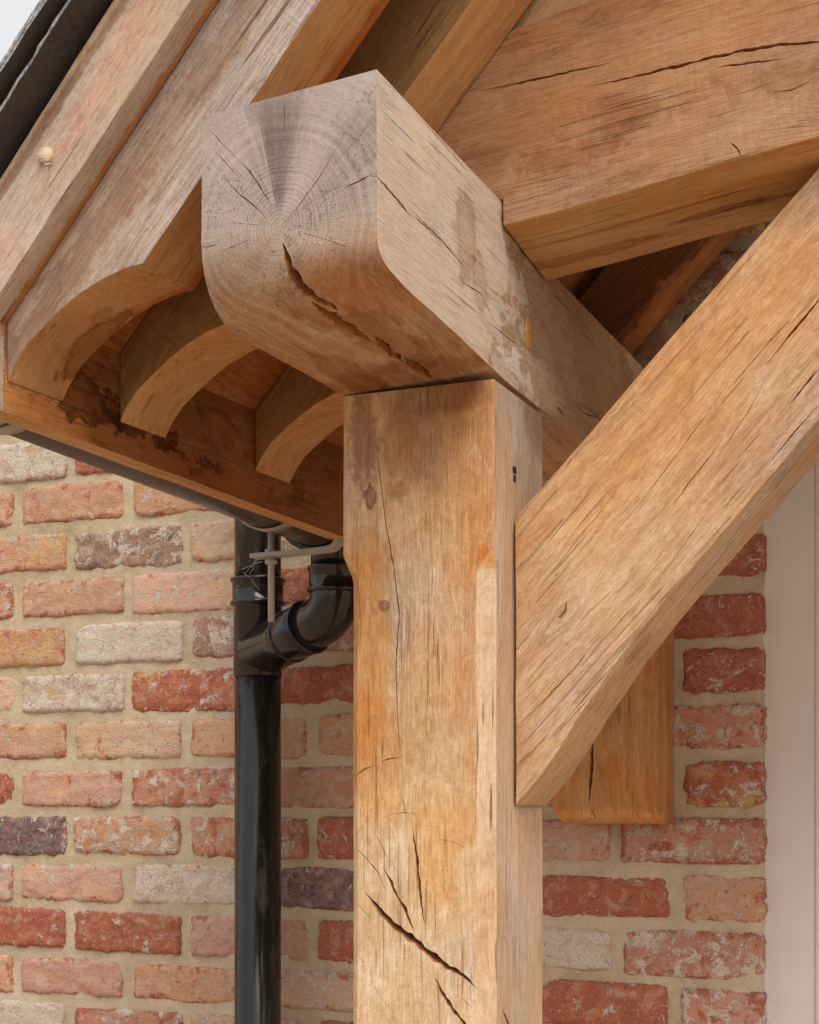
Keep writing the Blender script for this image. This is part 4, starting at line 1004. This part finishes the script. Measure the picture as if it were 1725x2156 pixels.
NB0 = .1585
for i in range(5):
    slate(.012 if i == 0 else -.13 + .30 * i, .155 if i == 0 else .297, -1.0235 + .0015 * (i % 2), -.93, NB0, .0062, 20 + i)
for i in range(6):
    for c in range(5):
        ya = -1.030 + (.0015 * (i % 3) if c == 0 else .2 * c)
        slate(.008 + .185 * i, .36, ya, -1.030 + .2 * (c + 1) - .003 if c < 4 else -.004, NB0 + .0118, .0065, 40 + i * 7 + c, tilt=.009, chip=.0018 if c == 0 else .0005)

# ================================================================== RAINWATER GOODS
def plastic(name, c, rough, dust=.25):
    b = NB(name)
    P = b.n('ShaderNodeNewGeometry').outputs['Position']
    d = b.step(b.noise(b.vec('MULTIPLY', P, (40., 40., 9.)), 1.0, 5.0, .65), .50, .78, 0., dust)
    sp = b.step(b.noise(P, 330.0, 1.0), .75, .80, 0., dust * 1.4)
    col = b.mix(b.math('MAXIMUM', d, sp), c, (.17, .15, .135))
    b.bump(b.noise(b.vec('MULTIPLY', P, (30., 30., 5.)), 1.0, 2.0), .0006, .4)
    return b.fin(col, b.step(d, 0., .25, rough, rough + .25), .5)
M_PVC = plastic('black pvc', (.012, .012, .013), .09, .14)
M_PIPE = plastic('dusty pvc pipe', (.014, .013, .0125), .20, .42)
M_GUT = plastic('dusty sheened gutter plastic', (.10, .088, .08), .30, .5)  # pale base colour holds dust plus a painted-in reflection sheen
M_GALV = plastic('galvanised steel', (.40, .375, .345), .5, .2)
M_GREY = plastic('grey stop end', (.42, .385, .36), .45, .2)

PX, PY = -1.0945, -.085
dp = empty('downpipe', (PX, PY, 0)); tag(dp, 'round black plastic downpipe fixed up the brick wall left of the post', 'downpipe')
tube('pipe', [(PX, PY, .02), (PX, PY, 1.0), (PX, PY, 1.850)], .0340, M_PIPE, dp, 48)
tube('pipe', [(PX, PY, 1.95), (PX, PY, 2.2), (PX, PY, 2.5)], .0340, M_PIPE, dp, 48)
br_ = collar('branch', (PX, PY, 1.838), (0, 0, 1), [(0, .0346), (.001, .0356), (.102, .0356), (.104, .0372), (.105, .0405), (.1075, .0412), (.110, .0405), (.1115, .0378), (.138, .0378), (.1395, .0405), (.1415, .0412), (.1435, .0405), (.145, .037), (.146, .034)], M_PVC, dp, 48)
cp_a = Vector((-.9310, -.163, 1.9135)); cp_d = Vector((-.111, .052, -.0275)).normalized()
end = cp_a + cp_d * .172
tube('branch_arm', [cp_a + cp_d * .060, cp_a + cp_d * .075, end + cp_d * .01], [.0372, .0374, .0374], M_PVC, br_, 48)
collar('branch_ring', cp_a + cp_d * .0560, cp_d, [(0, .036), (.001, .0388), (.0028, .0396), (.0046, .0388), (.0056, .036)], M_PVC, br_, 48)
collar('branch_ring', cp_a + cp_d * .1010, cp_d, [(0, .036), (.001, .0384), (.0026, .0390), (.0042, .0384), (.0052, .036)], M_PVC, br_, 48)

sw = empty('swan_neck', (-.929, -.165, 1.95)); tag(sw, 'black plastic gutter outlet elbow dropping behind the post into the branch', 'pipe elbow')
top_p = Vector((-.929, -.165, 2.0)); q0 = Vector((-.929, -.165, 1.9480)); corner = Vector((-.9295, -.1645, 1.9160))
path = [q0]
b1 = cp_a + cp_d * .056
for i in range(0, 13):
    t = i / 12
    path.append((q0 + Vector((0, 0, -.006))).lerp(corner, t).lerp(corner.lerp(cp_a + cp_d * .036, t), t))
path.append(b1)
tube('elbow', path, .0348, M_PVC, sw, 48)
collar('socket', (-.929, -.165, 1.942), (0, 0, 1), [(0, .034), (.0015, .0385), (.004, .0395), (.0065, .0385), (.008, .0366), (.031, .0366), (.0325, .0385), (.0345, .0392), (.0365, .0385), (.038, .035)], M_PVC, sw, 48)
tube('spigot', [(-.929, -.165, 1.978), (-.929, -.165, 2.03)], .034, M_PVC, sw, 40)

gt = empty('gutter', (-.955, -.86, 2.06)); tag(gt, 'half-round black gutter slung beneath the fascia board', 'gutter')
GA, GB = Vector((-.957, -.872, 2.0740)), Vector((-.9300, -.085, 2.0530))
def half_round(name, a, c, ro, ri, mat, parent, n=26, lip=True):
    V, F = [], []
    for p in (a, c):
        for r_ in (ro, ri):
            for i in range(n + 1):
                t = math.pi + math.pi * i / n
                V.append((p.x + r_ * math.cos(t), p.y, p.z + r_ * math.sin(t)))
    m = n + 1
    for i in range(n):
        F.append((i, i + 1, 2 * m + i + 1, 2 * m + i))
        F.append((m + i + 1, m + i, 3 * m + i, 3 * m + i + 1))
        F.append((i + 1, i, m + i, m + i + 1)); F.append((2 * m + i, 2 * m + i + 1, 3 * m + i + 1, 3 * m + i))
    F.append((0, 2 * m, 3 * m, m)); F.append((n, m + n, 3 * m + n, 2 * m + n))
    return mesh_obj(name, V, F, mat, parent, smooth=True)
def gl(y):
    t = (y - GA.y) / (GB.y - GA.y); return GA.lerp(GB, t)
half_round('trough', gl(-.872), gl(-.10), .0560, .0532, M_GUT, gt)
half_round('outlet_body', gl(-.215), gl(-.112), .0605, .0560, M_PVC, gt)
for yy in (-.213, -.123): half_round('outlet_ring', gl(yy), gl(yy + .007), .0640, .0560, M_PVC, gt)
se = half_round('stop_end', gl(-.882), gl(-.868), .0585, .0030, M_GREY, gt)
half_round('stop_end', gl(-.100), gl(-.092), .0585, .0030, M_PVC, gt)

def bracket(y, label, arm=True):
    c = gl(y)
    e = empty('gutter_bracket', (c.x, y, c.z - .06)); tag(e, label, 'bracket')
    half_round('strap', Vector((c.x, y - .011, c.z)), Vector((c.x, y + .011, c.z)), .0595, .0568, M_GALV, e)
    bz = c.z - .0585
    tube('rod', [(c.x, y, bz), (c.x, y, bz - .06), (c.x, y, bz - .1165)], .0043, M_GALV, e, 14)
    for dz in (-.0255, -.0385):
        collar('nut', (c.x, y, bz + dz - .004), (0, 0, 1), [(0, .0001), (0, .0085), (.0055, .0085), (.0055, .0001)], M_GALV, e, 6)
    az = bz - .0315
    xi = -.8415
    pts = [(c.x - .026, az), (c.x - .01, az + .0003), (c.x + .05, az + .001), (xi - .014, az + .0025), (xi - .006, az + .0045), (xi - .0015, az + .010), (xi + .0005, az + .022)]
    V, F = [], []
    for i, (x, z) in enumerate(pts):
        p0 = pts[max(0, i - 1)]; p1 = pts[min(len(pts) - 1, i + 1)]
        t = Vector((p1[0] - p0[0], 0, p1[1] - p0[1])).normalized(); nn = Vector((-t.z, 0, t.x))
        for s, yy in ((.0026, -.010), (.0026, .010), (-.0026, .010), (-.0026, -.010)):
            q = Vector((x, y + yy, z)) + nn * s; V.append(tuple(q))
    for i in range(len(pts) - 1):
        a = i * 4
        for k_ in range(4):
            k2 = (k_ + 1) % 4
            F.append((a + k_, a + k2, a + 4 + k2, a + 4 + k_))
    F += [(3, 2, 1, 0), tuple(len(pts) * 4 - 4 + i for i in range(4))]
    mesh_obj('arm', V, F, M_GALV, e)
bracket(-.334, 'galvanised gutter bracket with a threaded rod beside the post')
half_round('strap', gl(-.862), gl(-.842), .0595, .0568, M_GALV, gt)

# ---- small things: plug in the mortar, cobweb on the downpipe
wp = collar('wall_plug', (-1.589, .006, 2.240), (0, -1, 0), [(0, .0046), (.006, .0046), (.0075, .0036), (.0075, .0020), (.002, .0016), (.002, .0001)], M_GREY, None, 14)
tag(wp, 'tiny grey plug set in the mortar at the far left, below the gutter end', 'wall plug')
M_WEB = NB('dusty web').fin((.55, .50, .44), .9, .1)
rw_ = random.Random(5)
V, F = [], []
def strand(a, c, r_):
    a, c = Vector(a), Vector(c)
    t = (c - a).normalized(); u_ = t.orthogonal().normalized(); w_ = t.cross(u_)
    n = len(V)
    for s in range(4):
        p = a.lerp(c, s / 3) + Vector((rw_.uniform(-1, 1), rw_.uniform(-1, 1), rw_.uniform(-1, 1))) * .0012
        for k_ in range(3):
            an = k_ * 2.094
            V.append(tuple(p + (u_ * math.cos(an) + w_ * math.sin(an)) * r_))
    for s in range(3):
        for k_ in range(3):
            k2 = (k_ + 1) % 3
            F.append((n + s * 3 + k_, n + s * 3 + k2, n + s * 3 + 3 + k2, n + s * 3 + 3 + k_))
hub = Vector((-1.088, -.1255, 1.985))
for i in range(7):
    an = rw_.uniform(0, 6.283); l_ = rw_.uniform(.005, .030)
    d = Vector((math.cos(an) * .7, rw_.uniform(-.35, .1), math.sin(an)))
    s0 = hub + Vector((rw_.uniform(-.02, .012), 0, rw_.uniform(-.02, .02)))
    strand(s0, s0 + d * l_ * .7, rw_.uniform(.0001, .00017))
for (a, c) in (((-1.070, -.12, 2.012), (-1.10, -.124, 1.978)), ((-1.062, -.13, 2.0), (-1.10, -.125, 1.99)), ((-1.12, -.11, 1.985), (-1.06, -.12, 1.981)), ((-1.10, -.123, 1.975), (-1.115, -.118, 1.955)), ((-1.085, -.125, 1.975), (-1.07, -.123, 1.958))):
    strand(a, c, .00016)
cw = mesh_obj('cobweb', V, F, M_WEB)
tag(cw, 'torn dusty cobweb caught on the downpipe collar beside the bracket', 'cobweb')
